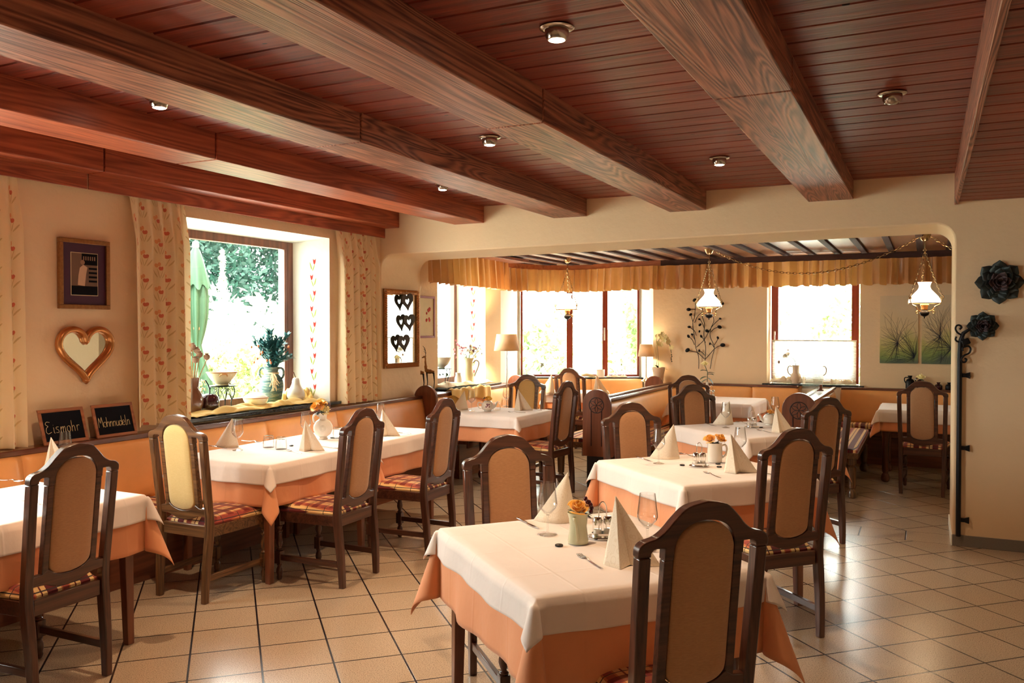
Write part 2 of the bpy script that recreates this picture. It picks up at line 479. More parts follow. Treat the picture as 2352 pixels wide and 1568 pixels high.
MAT['bark'] = plain('bark', C(70, 54, 42), 0.9)
MAT['ground'] = plain('pale_terrace', C(200, 202, 196), 0.9, var=0.05)
MAT['parasol'] = mk_foliage('green_parasol_cloth', C(30, 62, 42), C(44, 80, 54))
MAT['red_band'] = plain('red_strap', C(196, 72, 40), 0.6)
MAT['tulip_red'] = plain('red_wall_paint', C(184, 60, 50), 0.9, var=0.05)
MAT['tulip_green'] = plain('green_wall_paint', C(156, 172, 84), 0.9, var=0.05)
MAT['suc'] = plain('grey_green_metal', C(58, 68, 68), 0.5, 0.3, var=0.3)
MAT['suc2'] = plain('mauve_metal', C(104, 88, 92), 0.5, 0.3, var=0.3)
MAT['heartwood'] = plain('dark_weathered_wood', C(70, 60, 48), 0.7, var=0.5, scale=40)
MAT['book'] = plain('book_cover', C(60, 54, 50), 0.5)
MAT['under'] = plain('dark_plinth', C(40, 36, 40), 0.6)
MAT['fol_low'] = mk_foliage('low_shrub_foliage', C(84, 108, 48), C(170, 178, 110))

# ------------------------------------------------------------ mesh helpers
class M:
    def __init__(s):
        s.v, s.f, s.uv = [], [], None
    def add(s, vs, fs):
        o = len(s.v)
        s.v += [tuple(p) for p in vs]
        s.f += [tuple(i+o for i in f) for f in fs]
        return s
    def box(s, c, d, rot=None):
        hx, hy, hz = d[0]/2, d[1]/2, d[2]/2
        P = [Vector((x, y, z)) for x in (-hx, hx) for y in (-hy, hy) for z in (-hz, hz)]
        if rot: P = [rot @ p for p in P]
        P = [p + Vector(c) for p in P]
        return s.add(P, [(0, 1, 3, 2), (4, 6, 7, 5), (0, 4, 5, 1), (2, 3, 7, 6), (0, 2, 6, 4), (1, 5, 7, 3)])
    def bb(s, x0, x1, y0, y1, z0, z1):
        return s.box(((x0+x1)/2, (y0+y1)/2, (z0+z1)/2), (x1-x0, y1-y0, z1-z0))
    def prism(s, pts, t0, t1, f):   # f(a,b,t)->xyz
        n = len(pts)
        vs = [f(a, b, t0) for a, b in pts] + [f(a, b, t1) for a, b in pts]
        fs = [tuple(range(n))[::-1], tuple(range(n, 2*n))] + [(i, (i+1) % n, (i+1) % n + n, i+n) for i in range(n)]
        return s.add(vs, fs)
    def lathe(s, prof, n=24, c=(0, 0, 0), sx=1, sy=1, caps=True, M4=None):
        vs, fs = [], []
        for r, z in prof:
            for k in range(n):
                a = 2*PI*k/n
                vs.append(Vector((r*math.cos(a)*sx, r*math.sin(a)*sy, z)))
        m = len(prof)
        for i in range(m-1):
            for k in range(n):
                k2 = (k+1) % n
                fs.append((i*n+k, i*n+k2, (i+1)*n+k2, (i+1)*n+k))
        if caps:
            if prof[0][0] > 1e-5: fs.append(tuple(range(n))[::-1])
            if prof[-1][0] > 1e-5: fs.append(tuple((m-1)*n+k for k in range(n)))
        if M4: vs = [M4 @ p for p in vs]
        return s.add([p + Vector(c) for p in vs], fs)
    def tube(s, path, r, n=8, closed=False, flat=1.0):
        P = [Vector(p) for p in path]
        L = len(P)
        rs = r if isinstance(r, (list, tuple)) else [r]*L
        vs, fs = [], []
        up = None
        for i in range(L):
            if closed: t = P[(i+1) % L] - P[i-1]
            else: t = P[min(i+1, L-1)] - P[max(i-1, 0)]
            t.normalize()
            if up is None:
                up = Vector((0, 0, 1)) if abs(t.z) < 0.9 else Vector((1, 0, 0))
            a = t.cross(up)
            if a.length < 1e-6: a = t.cross(Vector((0.3, 1, 0.2)))
            a.normalize()
            b = a.cross(t); b.normalize(); up = b
            for k in range(n):
                an = 2*PI*k/n
                vs.append(P[i] + a*(rs[i]*math.cos(an)) + b*(rs[i]*flat*math.sin(an)))
        for i in range(L if closed else L-1):
            j = (i+1) % L
            for k in range(n):
                k2 = (k+1) % n
                fs.append((i*n+k, i*n+k2, j*n+k2, j*n+k))
        if not closed:
            fs.append(tuple(range(n))[::-1]); fs.append(tuple((L-1)*n+k for k in range(n)))
        return s.add(vs, fs)
    def ball(s, c, r, n=10, sz=1.0):
        m = max(4, n//2)
        prof = [(r*math.sin(PI*i/m) if 0 < i < m else 0.0001, -r*sz*math.cos(PI*i/m)) for i in range(m+1)]
        return s.lathe(prof, n, c)
    def grid(s, nu, nv, f, closed=False, uv=None):
        vs = [f(i/nu, j/nv) for i in range(nu+1) for j in range(nv+1)]
        o = len(s.v)
        fs = [(i*(nv+1)+j, (i+1)*(nv+1)+j, (i+1)*(nv+1)+j+1, i*(nv+1)+j+1) for i in range(nu) for j in range(nv)]
        if uv:
            s.uv = (s.uv or {})
            for i in range(nu+1):
                for j in range(nv+1):
                    s.uv[o+i*(nv+1)+j] = uv(i/nu, j/nv)
        return s.add(vs, fs)
    def map(s, f, start=0):
        s.v = s.v[:start] + [tuple(f(*p)) for p in s.v[start:]]
        return s
    def build(s, name, mat, parent=None, loc=None, rotz=0, smooth=True, bevel=0, solid=0, sub=0, ang=38, offset=-1):
        me = bpy.data.meshes.new(name)
        me.from_pydata(s.v, [], s.f)
        me.update()
        if s.uv:
            ul = me.uv_layers.new(name='UVMap')
            for lp in me.loops:
                ul.data[lp.index].uv = s.uv.get(lp.vertex_index, (0, 0))
        if smooth:
            me.polygons.foreach_set('use_smooth', [True]*len(me.polygons))
            if ang < 180: me.set_sharp_from_angle(angle=math.radians(ang))
        me.materials.append(MAT[mat] if isinstance(mat, str) else mat)
        o = bpy.data.objects.new(name, me)
        COL.objects.link(o)
        if parent is not None: o.parent = parent
        if loc is not None: o.location = loc
        if rotz: o.rotation_euler = (0, 0, rotz)
        if solid:
            q = o.modifiers.new('solid', 'SOLIDIFY'); q.thickness = solid; q.offset = offset
        if bevel:
            q = o.modifiers.new('bevel', 'BEVEL'); q.width = bevel; q.segments = 2; q.limit_method = 'ANGLE'; q.angle_limit = math.radians(35)
            q.harden_normals = False
        if sub:
            q = o.modifiers.new('sub', 'SUBSURF'); q.levels = sub; q.render_levels = sub
        return o

def tag(o, label, cat, group=None, kind=None):
    o['label'] = label; o['category'] = cat
    if group: o['group'] = group
    if kind: o['kind'] = kind
    return o
def thing(name, label, cat, loc=(0, 0, 0), rotz=0, group=None):
    o = bpy.data.objects.new(name, None)
    o.empty_display_size = 0.1
    COL.objects.link(o)
    o.location = loc; o.rotation_euler = (0, 0, rotz)
    return tag(o, label, cat, group)
def struct(o, label, cat):
    o['kind'] = 'structure'; o['label'] = label; o['category'] = cat
    return o
def copy_tree(o, loc=None, rotz=None, label=None, group=None, parent=None, scale=None):
    c = o.copy(); COL.objects.link(c)
    if parent is not None: c.parent = parent
    if loc is not None: c.location = loc
    if rotz is not None: c.rotation_euler = (0, 0, rotz)
    if label: c['label'] = label
    if group: c['group'] = group
    if scale: c.scale = scale
    for ch in list(o.children):
        copy_tree(ch, parent=c)
    return c
class Proto:    # first use moves the prototype itself, later uses copy it
    def __init__(s, make): s.make, s.o = make, None
    def place(s, loc, rotz, label, group=None, scale=None):
        if s.o is None:
            s.o = s.make()
            r = s.o
        else:
            r = copy_tree(s.o)
        r.location = loc; r.rotation_euler = (0, 0, rotz); r['label'] = label
        r.scale = scale or (1, 1, 1)
        if group: r['group'] = group
        return r
def arc(cx, cy, r, a0, a1, n=8):
    return [(cx + r*math.cos(math.radians(a0+(a1-a0)*i/n)), cy + r*math.sin(math.radians(a0+(a1-a0)*i/n))) for i in range(n+1)]
def spline(pts, n=8, closed=False):
    P = [Vector(p if len(p) == 3 else (*p, 0)) for p in pts]
    L = len(P); out = []
    for i in range(L if closed else L-1):
        if closed: a, b, c, d = P[i-1], P[i], P[(i+1) % L], P[(i+2) % L]
        else: a, b, c, d = P[max(i-1, 0)], P[i], P[i+1], P[min(i+2, L-1)]
        for k in range(n):
            t = k/n
            out.append(0.5*((2*b) + (c-a)*t + (2*a-5*b+4*c-d)*t*t + (3*b-a-3*c+d)*t**3))
    if not closed: out.append(P[-1])
    return out

# ------------------------------------------------------------ room shell
XL, D0, D1, YB = -4.87, 7.023, 7.767, 11.15
def reveals(ops, th, f):
    m = M()
    for o in ops:
        A = [(o[0], o[2]), (o[1], o[2]), (o[1], o[3]), (o[0], o[3])]
        B_ = [(o[4], o[6]), (o[5], o[6]), (o[5], o[7]), (o[4], o[7])]
        for k in range(4):
            k2 = (k+1) % 4
            m.add([f(*A[k], 0), f(*A[k2], 0), f(*B_[k2], th), f(*B_[k], th)], [(0, 1, 2, 3)])
    return m
def wall_panel(u0, u1, z0, z1, ops, th, f, reveal=True):
    """face with splayed openings: ops = (u0,u1,z0,z1, bu0,bu1,bz0,bz1)"""
    m = M()
    for layer, d in ((0, 0.0), (4, th)):
        us = sorted({u0, u1} | {o[layer] for o in ops} | {o[layer+1] for o in ops})
        zs = sorted({z0, z1} | {o[layer+2] for o in ops} | {o[layer+3] for o in ops})
        for i in range(len(us)-1):
            for j in range(len(zs)-1):
                cu, cz = (us[i]+us[i+1])/2, (zs[j]+zs[j+1])/2
                if any(o[layer] < cu < o[layer+1] and o[layer+2] < cz < o[layer+3] for o in ops): continue
                m.add([f(us[i], zs[j], d), f(us[i+1], zs[j], d), f(us[i+1], zs[j+1], d), f(us[i], zs[j+1], d)], [(0, 1, 2, 3)])
    for o in (ops if reveal else []):
        A = [(o[0], o[2]), (o[1], o[2]), (o[1], o[3]), (o[0], o[3])]
        B_ = [(o[4], o[6]), (o[5], o[6]), (o[5], o[7]), (o[4], o[7])]
        for k in range(4):
            k2 = (k+1) % 4
            m.add([f(*A[k], 0), f(*A[k2], 0), f(*B_[k2], th), f(*B_[k], th)], [(0, 1, 2, 3)])
    E_ = [(u0, z0), (u1, z0), (u1, z1), (u0, z1)]
    for k in range(4):
        k2 = (k+1) % 4
        m.add([f(*E_[k], 0), f(*E_[k2], 0), f(*E_[k2], th), f(*E_[k], th)], [(0, 1, 2, 3)])
    return m
fl = lambda u, z, d: (XL-d, u, z)
W1 = (4.56, 6.22, 0.92, 2.41, 4.62, 6.02, 0.92, 2.35)
W5 = (0.7, 3.0, 0.92, 2.41, 0.8, 2.9, 0.92, 2.35)
struct(wall_panel(-2.2, D0, -0.05, 2.9, [W1, W5], 0.42, fl, False).build('wall_left', 'plaster', smooth=False), 'cream plaster wall with the large garden window on the left', 'wall')
W2 = (8.42, 9.6, 0.90, 2.35, 8.5, 9.40, 0.90, 2.32)
struct(wall_panel(D1, 10.03, -0.05, 2.9, [W2], 0.42, lambda u, z, d: (-5.05-d, u, z), False).build('wall_left', 'plaster', smooth=False), 'cream plaster wall with the narrow window beyond the arch', 'wall')
struct(reveals([W1, W5], 0.42, fl).build('trim_3', 'plaster_white', smooth=False), 'white window reveals of the front wall', 'window reveal')
struct(reveals([W2], 0.42, lambda u, z, d: (-5.05-d, u, z)).build('trim_4', 'plaster_white', smooth=False), 'white reveal of the narrow window', 'window reveal')
# cross wall with the wide arch
zt = lambda x: 2.318 + (x+4.87)*0.0095
pts = [(-5.5, 2.9), (-5.5, -0.05), (XL, -0.05)]
for a in range(0, 91, 10):
    t = math.radians(a); x = XL+0.14-0.14*math.cos(t); pts.append((x, zt(XL)-0.14+0.14*math.sin(t)))
for a in range(0, 91, 10):
    t = math.radians(90-a); x = 0.184-0.13+0.13*math.cos(t); pts.append((x, zt(0.184)-0.13+0.13*math.sin(t)))
pts += [(0.184, -0.05), (3.0, -0.05), (3.0, 2.9)]
struct(M().prism(pts, D0, D1, lambda a, b, t: (a, t, b)).build('wall_cross', 'plaster', bevel=0.012), 'thick cream plaster wall with the wide arched opening between the two rooms', 'wall')
struct(M().bb(0.184, 3.0, D0-0.012, D0, 0, 0.082).build('baseboard_right', 'skirting', bevel=0.003), 'grey speckled tile skirting right of the arch', 'skirting')
struct(M().bb(0.184-0.010, 0.184, D0-0.012, D1, 0, 0.082).build('baseboard_arch', 'plaster_white', bevel=0.003), 'tile skirting on the inner side of the arch', 'skirting')
m = M()
for k in (0.185+0.52, 0.185+1.04, 0.185+1.56): m.bb(k, k+0.006, D0-0.0135, D0-0.0125, 0, 0.082)
struct(m.build('trim_1', 'under'), 'dark joints of the tile skirting', 'skirting')
W3 = (-1.82, -0.72, 0.89, 2.32, -1.80, -0.74, 0.89, 2.3)
struct(wall_panel(-3.31, 3.0, -0.05, 2.9, [W3], 0.32, lambda u, z, d: (u, YB+d, z)).build('wall_back', 'plaster', smooth=False), 'cream plaster back wall with a window and a half blind', 'wall')
# bay corner
F0, Wa, Wb, F1 = Vector((-5.05, 10.03, 0)), Vector((-5.22, 10.92, 0)), Vector((-3.65, 11.68, 0)), Vector((-3.31, 11.15, 0))
def vwall(a, b, outward, th=0.25):
    d = (b-a).normalized(); n = Vector((-d.y, d.x, 0))
    if n.dot(outward) < 0: n = -n
    return (lambda u, z, dd: tuple(a + d*u + n*dd + Vector((0, 0, z)))), (b-a).length
f_, L_ = vwall(F0, Wa, Vector((-1, 0, 0)))
struct(wall_panel(0, L_, -0.05, 2.9, [], 0.25, f_).build('wall_bay', 'plaster_white', smooth=False), 'white reveal at the left of the bay window', 'wall')
f_, L_ = vwall(Wb, F1, Vector((1, 0.3, 0)))
struct(wall_panel(0, L_, -0.05, 2.9, [], 0.25, f_).build('wall_bay', 'plaster_white', smooth=False), 'pale reveal at the right of the bay window', 'wall')
fbay, LB = vwall(Wa, Wb, Vector((-0.5, 1, 0)))
WB = (0.03, LB-0.02, 0.90, 2.30, 0.03, LB-0.02, 0.90, 2.30)
struct(wall_panel(0, LB, -0.05, 2.9, [WB], 0.12, fbay).build('wall_bay', 'plaster_white', smooth=False), 'white wall around the bay window in the far corner', 'wall')
# outer shell behind and right of the camera
struct(wall_panel(-5.3, 3.0, -0.05, 2.9, [], 0.3, lambda u, z, d: (u, -2.0-d, z)).build('wall_rear', 'plaster', smooth=False), 'plaster wall behind the camera', 'wall')
struct(M().bb(2.6, 2.9, -2.3, 12, -0.05, 2.9).build('wall_right', 'plaster', smooth=False), 'plaster wall far right', 'wall')
struct(M().bb(-5.6, 3.0, -2.3, 12.2, -0.1, 0).build('floor', 'tiles', smooth=False), 'beige speckled floor tiles laid diagonally with dark joints', 'floor')
# plank ceiling of the front room with grooves
m = M()
k0 = int((-2.2-2.35)/0.17)-1
y = 2.35+k0*0.17
while y < D0-0.001:
    y1 = min(y+0.17, D0+0.01)
    P = [(y, 2.742), (y+0.006, 2.742), (y+0.012, 2.73), (y1-0.006, 2.73), (y1, 2.742)]
    for (a, za), (b, zb) in zip(P[:-1], P[1:]):
        m.add([(-5.0, a, za), (0.205, a, za), (0.205, b, zb), (-5.0, b, zb)], [(0, 3, 2, 1)])
    y += 0.17
m.bb(-5.3, 0.2, -2.2, D0+0.05, 2.8, 2.9)
struct(m.build('ceiling', 'planks', smooth=False), 'red-brown knotty plank ceiling of the front room', 'ceiling')
m = M()
y = 2.35+k0*0.17
while y < D0-0.001:
    y1 = min(y+0.17, D0+0.01)
    P = [(y, 2.532), (y+0.006, 2.532), (y+0.012, 2.52), (y1-0.006, 2.52), (y1, 2.532)]
    for (a, za), (b, zb) in zip(P[:-1], P[1:]):
        m.add([(0.205, a, za), (3.0, a, za), (3.0, b, zb), (0.205, b, zb)], [(0, 3, 2, 1)])
    y += 0.17
struct(m.build('ceiling', 'planks', smooth=False), 'lower strip of red-brown plank ceiling at the right', 'ceiling')
struct(M().bb(0.180, 0.206, -2.0, D0-0.002, 2.50, 2.74).build('trim_2', 'beam', bevel=0.003), 'upright wooden board edging the lower ceiling', 'board')
# ceiling beams
GB = 'wooden beams across the front room ceiling'
for (x0, x1, zb, ms, lab) in ((-0.836, -0.507, 2.584, 'beam', 'broad grey-brown ceiling beam with coarse grain, rightmost of the five deep beams'),
        (-1.945, -1.636, 2.57, 'beam', 'grey-brown ceiling beam second from the right, between the big spotlight and the small one'),
        (-3.004, -2.686, 2.578, 'beam', 'middle ceiling beam of the five, reddish brown'),
        (-4.025, -3.707, 2.575, 'beam_window_lit', 'ceiling beam second from the window wall, coloured as window-lit'),
        (-4.81, -4.645, 2.577, 'beam_window_lit', 'narrow ceiling beam closest to the window wall, coloured as window-lit')):
    t = thing('ceiling_beam', lab, 'beam', (0, 0, 0), 0, GB)
    M().bb(x0, x1, -2.0, 3.692, zb, 2.738).build('beam_section', ms, t, bevel=0.006)
    M().bb(x0, x1, 3.704, D0-0.002, zb, 2.738).build('beam_section', ms, t, bevel=0.006)
t = thing('curtain_board', 'thin wooden board, coloured as window-lit, hiding the curtain track along the window wall', 'board')
M().bb(-4.824, -4.812, -2.0, 3.703, 2.483, 2.60).build('board_section', 'beam_window_lit', t, bevel=0.003)
M().bb(-4.824, -4.812, 3.712, D0-0.002, 2.483, 2.60).build('board_section', 'beam_window_lit', t, bevel=0.003)
# far room ceiling
MAT['gloss_brown'] = wood('gloss_ceiling_wood', C(150, 104, 82), C(200, 150, 118), 'y', 0.5, 0.36, 0.0, coat=1.0, coat_r=0.30, rings=0.2)
struct(M().bb(-5.7, 2.7, D1, 12.2, 2.5, 2.6).build('ceiling', 'gloss_brown', smooth=False), 'glossy brown panelled ceiling of the far room', 'ceiling')
x = -5.08
i = 0
while x < 2.4:  # dark strips standing in for shade in the gaps between the boards
    struct(M().bb(x, x+0.062, D1, 11.6, 2.470, 2.501).build('trim_%d' % (10+i), 'board_x', bevel=0.002), 'dark strip for the shaded gap between far room ceiling boards', 'ceiling gap')['group'] = 'dark strips for the shaded gaps of the far room ceiling'
    x += 0.293; i += 1
vp = [(-5.04, 10.10), (-4.98, 10.55), (-4.80, 10.90), (-4.50, 11.10), (-4.15, 11.10), (-3.75, 10.93), (-3.30, 10.82), (-3.1, 10.80)]
vps = [(p.x, p.y) for p in spline(vp, 6)]
def ribbon(path, z0, z1, th):
    m = M()
    n = len(path)
    for i in range(n-1):
        (ax, ay), (bx, by) = path[i], path[i+1]
        m.add([(ax, ay, z0), (bx, by, z0), (bx, by, z1), (ax, ay, z1), (ax, ay+th, z0), (bx, by+th, z0), (bx, by+th, z1), (ax, ay+th, z1)],
              [(0, 1, 2, 3), (4, 7, 6, 5), (0, 4, 5, 1), (3, 2, 6, 7)])
    return m
tag(ribbon([(x, y-0.03) for x, y in vps], 2.405, 2.475, 0.03).build('curved_pelmet_board', 'board_or', ang=60), 'curved orange-brown pelmet board above the bay window valance', 'board')
tag(M().bb(-3.1, 2.4, 10.765, 10.80, 2.40, 2.475).build('pelmet_board', 'board_x', bevel=0.002), 'dark straight pelmet board above the back wall valance', 'board')
tag(M().bb(-4.98, -4.62, 7.80, 10.0, 2.44, 2.476).build('pelmet_board', 'frame_wood', bevel=0.003), 'brown pelmet board above the valance by the narrow window', 'board')

# ------------------------------------------------------------ windows
def window(name, label, f, u0, u1, z0, z1, bars=(), fw=0.07, fd=0.06, mat='frame_wood', panes=True):
    fr = M()
    def fb(a, b, c, d, d0=0.0, d1=None):
        d1 = fd if d1 is None else d1
        P = [f(u, z, dd) for u in (a, b) for dd in (d0, d1) for z in (c, d)]
        fr.add(P, [(0, 1, 3, 2), (4, 6, 7, 5), (0, 4, 5, 1), (2, 3, 7, 6), (0, 2, 6, 4), (1, 5, 7, 3)])
    fb(u0, u0+fw, z0, z1); fb(u1-fw, u1, z0, z1); fb(u0+fw, u1-fw, z0, z0+fw); fb(u0+fw, u1-fw, z1-fw, z1)
    i2 = fw*0.45
    for a, b in bars: fb(a, b, z0+fw, z1-fw)
    w_ = fr.build(name, mat, bevel=0.004)
    struct(w_, label, 'window')
    a, b, c, d = u0+fw, u1-fw, z0+fw, z1-fw
    if panes:
        edges = [a] + [q for bar in bars for q in bar] + [b]
        for i in range(0, len(edges)-1, 2):
            g = M()
            P = [f(u, z, dd) for u in (edges[i]-.005, edges[i+1]+.005) for dd in (fd*0.45, fd*0.55) for z in (c-.005, d+.005)]
            g.add(P, [(0, 1, 3, 2), (4, 6, 7, 5), (0, 4, 5, 1), (2, 3, 7, 6), (0, 2, 6, 4), (1, 5, 7, 3)])
            g.build('pane', 'pane', w_, smooth=False)
    return w_
w1 = window('window_1', 'large brown wooden window onto the garden', lambda u, z, d: (XL-0.30-d, u, z), 4.66, 6.08, 0.935, 2.375, fw=0.075)
m = M(); m.bb(-5.185, -5.17, 5.965, 6.0, 0.99, 2.3); m.build('frame_bead', 'frame_wood', w1, bevel=0.003)
w2 = window('window_2', 'narrow brown window beyond the arch', lambda u, z, d: (-5.05-0.33-d, u, z), 8.45, 9.45, 0.91, 2.33, fw=0.07)
w3 = window('window_3', 'red-brown window in the back wall', lambda u, z, d: (u, YB+0.16+d, z), -1.79, -0.745, 0.90, 2.31, fw=0.085, mat='frame_red')
h = M(); h.box((-1.745, YB+0.135, 1.53), (0.022, 0.012, 0.05)); h.box((-1.745, YB+0.12, 1.48), (0.018, 0.014, 0.13)); h.build('window_handle', 'porcelain', w3, bevel=0.004)
fb_in = lambda u, z, d: fbay(u, z, d-0.02)
w4 = window('window_4', 'bay window of three lights with red-brown posts', fb_in, 0.035, LB-0.022, 0.905, 2.298, bars=((0.69, 0.775), (1.20, 1.275)), fw=0.03, mat='frame_red')
P = [fbay(u, z, dd) for u in (0.79, 1.19) for dd in (0.045, 0.05) for z in (0.94, 2.27)]
M().add(P, [(0, 1, 3, 2), (4, 6, 7, 5), (0, 4, 5, 1), (2, 3, 7, 6), (0, 2, 6, 4), (1, 5, 7, 3)]).build('added_bright_panel', 'blind', w4, smooth=False)  # translucent panel added so daylight turns the middle strip bright white
P = [fbay(u, z, dd) for u in (1.215, 1.235) for dd in (-0.045, -0.02) for z in (1.42, 1.60)]
M().add(P, [(0, 1, 3, 2), (4, 6, 7, 5), (0, 4, 5, 1), (2, 3, 7, 6), (0, 2, 6, 4), (1, 5, 7, 3)]).build('window_handle', 'porcelain', w4, bevel=0.004)
w5 = window('window_5', 'window of the front room beside the left picture edge', lambda u, z, d: (XL-0.30-d, u, z), 0.8, 2.9, 0.935, 2.375, bars=((1.8, 1.88),), fw=0.075)
# sills
tag(M().bb(-5.17, -4.80, 4.5, 6.30, 0.905, 0.932).build('window_sill', 'stone', bevel=0.004), 'dark polished stone sill under the large garden window', 'sill')
tag(M().bb(-5.38, -4.86, 8.30, 9.68, 0.885, 0.905).build('window_sill', 'stone', bevel=0.004), 'dark stone sill under the narrow window beyond the arch', 'sill')
tag(M().bb(-1.87, -0.67, 11.10, YB+0.16, 0.872, 0.895).build('window_sill', 'stone', bevel=0.004), 'dark stone sill under the back wall window with the half blind', 'sill')
m = M().prism([tuple((Wa+Vector((0.05, -0.12, 0))).xy), tuple(Wa.xy), tuple(Wb.xy), tuple((Wb+Vector((0.08, -0.13, 0))).xy)], 0.878, 0.9, lambda a, b, t: (a, b, t))
tag(m.build('window_sill', 'stone', bevel=0.003), 'thin dark sill along the bay window', 'sill')
# half blind on window 3
t = thing('pleated_blind', 'white pleated blind covering the lower half of the back window', 'blind', (-1.27, YB+0.12, 0))
m = M()
def fz(u, v):
    z = 0.915+v*0.515
    return ((u-0.5)*1.0, 0.008*(1 if int(round(v*56)) % 2 else -1), z)
m.grid(1, 56, fz)
m.build('pleats', 'blind', t, smooth=False)
M().bb(-0.505, 0.505, -0.014, 0.014, 1.43, 1.445).build('top_rail', 'porcelain', t, bevel=0.003)
M().bb(-0.505, 0.505, -0.014, 0.014, 0.897, 0.914).build('bottom_rail', 'porcelain', t, bevel=0.003)

# ------------------------------------------------------------ outside
struct(M().bb(-60, 40, -30, 60, -0.6, -0.5).build('ground', 'ground', smooth=False), 'pale sunlit terrace and lawn outside', 'ground')
def shrub(name, lab, cat, loc, size, n, mat, leaf=0.09, seed=1, trunk=True, cone=False, group=None, hollow=0.55):
    r = random.Random(seed)
    t = thing(name, lab, cat, loc, 0, group)
    m = M()
    sx, sy, sz = size
    for i in range(n):
        while True:
            p = Vector((r.uniform(-1, 1), r.uniform(-1, 1), r.uniform(-1, 1)))
            if hollow < p.length < 1: break
        if cone:
            h = r.random(); a = r.uniform(0, 2*PI); rr = (1-h)*(0.6+0.4*r.random())*(0.75+0.25*math.sin(h*34))
            c = Vector((math.cos(a)*rr*sx, math.sin(a)*rr*sy, h*2*sz))
        else:
            p = p*(0.8+0.25*math.sin(5*p.x+seed)*math.cos(4*p.z+p.y*3))
            c = Vector((p.x*sx, p.y*sy, sz+p.z*sz))
        q = leaf*r.uniform(0.6, 1.4)
        e = Vector((r.gauss(0, 1), r.gauss(0, 1), r.gauss(0, 1))).normalized()
        g = e.cross(Vector((r.gauss(0, 1), r.gauss(0, 1), r.gauss(0, 1)))).normalized()
        m.add([c-e*q, c+g*q*0.5, c+e*q, c-g*q*0.5], [(0, 1, 2, 3)])
    m.build('foliage', mat, t, smooth=False)
    if trunk: M().tube([(0, 0, -0.02), (0.03, 0, sz*0.6), (0, 0.02, sz*1.4)], [0.09, 0.06, 0.02], 8).build('trunk', 'bark', t)
    return t
G = -0.5
shrub('flowering_shrub', 'pale sunlit flowering shrub in the garden behind the green parasol', 'shrub', (-10.2, 10.2, G), (1.9, 2.6, 1.38), 6800, 'fol_white', 0.09, 3)
shrub('flowering_shrub', 'light green low shrub seen through the lower part of the large window', 'shrub', (-9.0, 9.2, G), (0.8, 1.15, 0.98), 4200, 'fol_low', 0.05, 4)
shrub('conifer', 'dark blue-green conifer rising behind the pale shrub in the garden', 'tree', (-16.5, 13.5, G), (3.5, 3.5, 4.2), 26000, 'fol_dark', 0.085, 5, hollow=0.3)
shrub('conifer', 'dark tree crown at the upper left of the large window', 'tree', (-15.0, 18.0, G), (3.2, 3.2, 4.5), 24000, 'fol_dark', 0.085, 6, hollow=0.3)
shrub('spruce', 'small pale spruce with star-like tip standing behind the pale shrub', 'tree', (-12.0, 12.1, G), (0.5, 0.5, 1.78), 900, 'fol_white', 0.06, 8, cone=True)
shrub('garden_tree', 'light green tree outside the left light of the bay window', 'tree', (-7.2, 16.2, G), (1.9, 1.5, 1.35), 3800, 'fol_mid', 0.09, 9)
shrub('garden_tree', 'small leafy tree outside the middle of the bay window', 'tree', (-5.9, 17.4, G), (1.5, 1.3, 1.2), 2400, 'fol_light', 0.09, 10)
shrub('garden_tree', 'tall leafy tree outside the right light of the bay window', 'tree', (-4.6, 17.0, G), (1.3, 1.2, 2.3), 4200, 'fol_mid', 0.09, 11)
shrub('garden_tree', 'leafy tree outside the right half of the back wall window', 'tree', (-1.0, 16.4, G), (1.3, 1.2, 1.6), 3400, 'fol_mid', 0.08, 12)
shrub('garden_tree', 'slender tree outside the left edge of the back wall window', 'tree', (-2.9, 17.4, G), (0.8, 0.9, 2.0), 2200, 'fol_light', 0.08, 13)
shrub('garden_tree', 'sunny tree crown high outside the narrow window beyond the arch', 'tree', (-9.0, 17.5, G), (1.4, 1.4, 2.2), 2600, 'fol_white', 0.1, 14)
# closed parasol
t = thing('closed_parasol', 'closed green parasol tied with a red strap outside the large window', 'parasol', (-6.55, 6.25, G))
def fp(u, v):
    a = u*2*PI
    z = 1.0+v*1.85
    rr = [0.22, 0.22, 0.20, 0.18, 0.14, 0.09, 0.055, 0.10, 0.13, 0.135, 0.12, 0.08, 0.02]
    k = v*12; i = min(int(k), 11); r_ = rr[i]+(rr[i+1]-rr[i])*(k-i)
    r_ *= 1+0.28*math.sin(a*8+v*1.5)*(1-v*0.6)
    return (r_*math.cos(a)*0.8, r_*math.sin(a)*0.8, z)
M().grid(96, 40, fp).build('canopy', 'parasol', t, ang=180)
def fv(u, v):
    a = u*2*PI; r_ = (0.03+0.13*v**0.7)*(1+0.14*math.sin(a*8)*v)
    return (r_*math.cos(a)*0.85, r_*math.sin(a)*0.85, 2.90-v*0.40-0.03*math.sin(a*8)*v)
M().grid(64, 8, fv).build('top_flap', 'parasol', t, ang=180)
M().lathe([(0.066, 2.08), (0.07, 2.10), (0.066, 2.12)], 20).build('strap', 'red_band', t)
M().lathe([(0.02, 0), (0.02, 2.88), (0.035, 2.91), (0.03, 2.95), (0.001, 2.97)], 12).build('pole', 'porcelain', t)
M().lathe([(0.3, -0.01), (0.3, 0.05), (0.05, 0.09)], 20).build('base', 'stone', t)

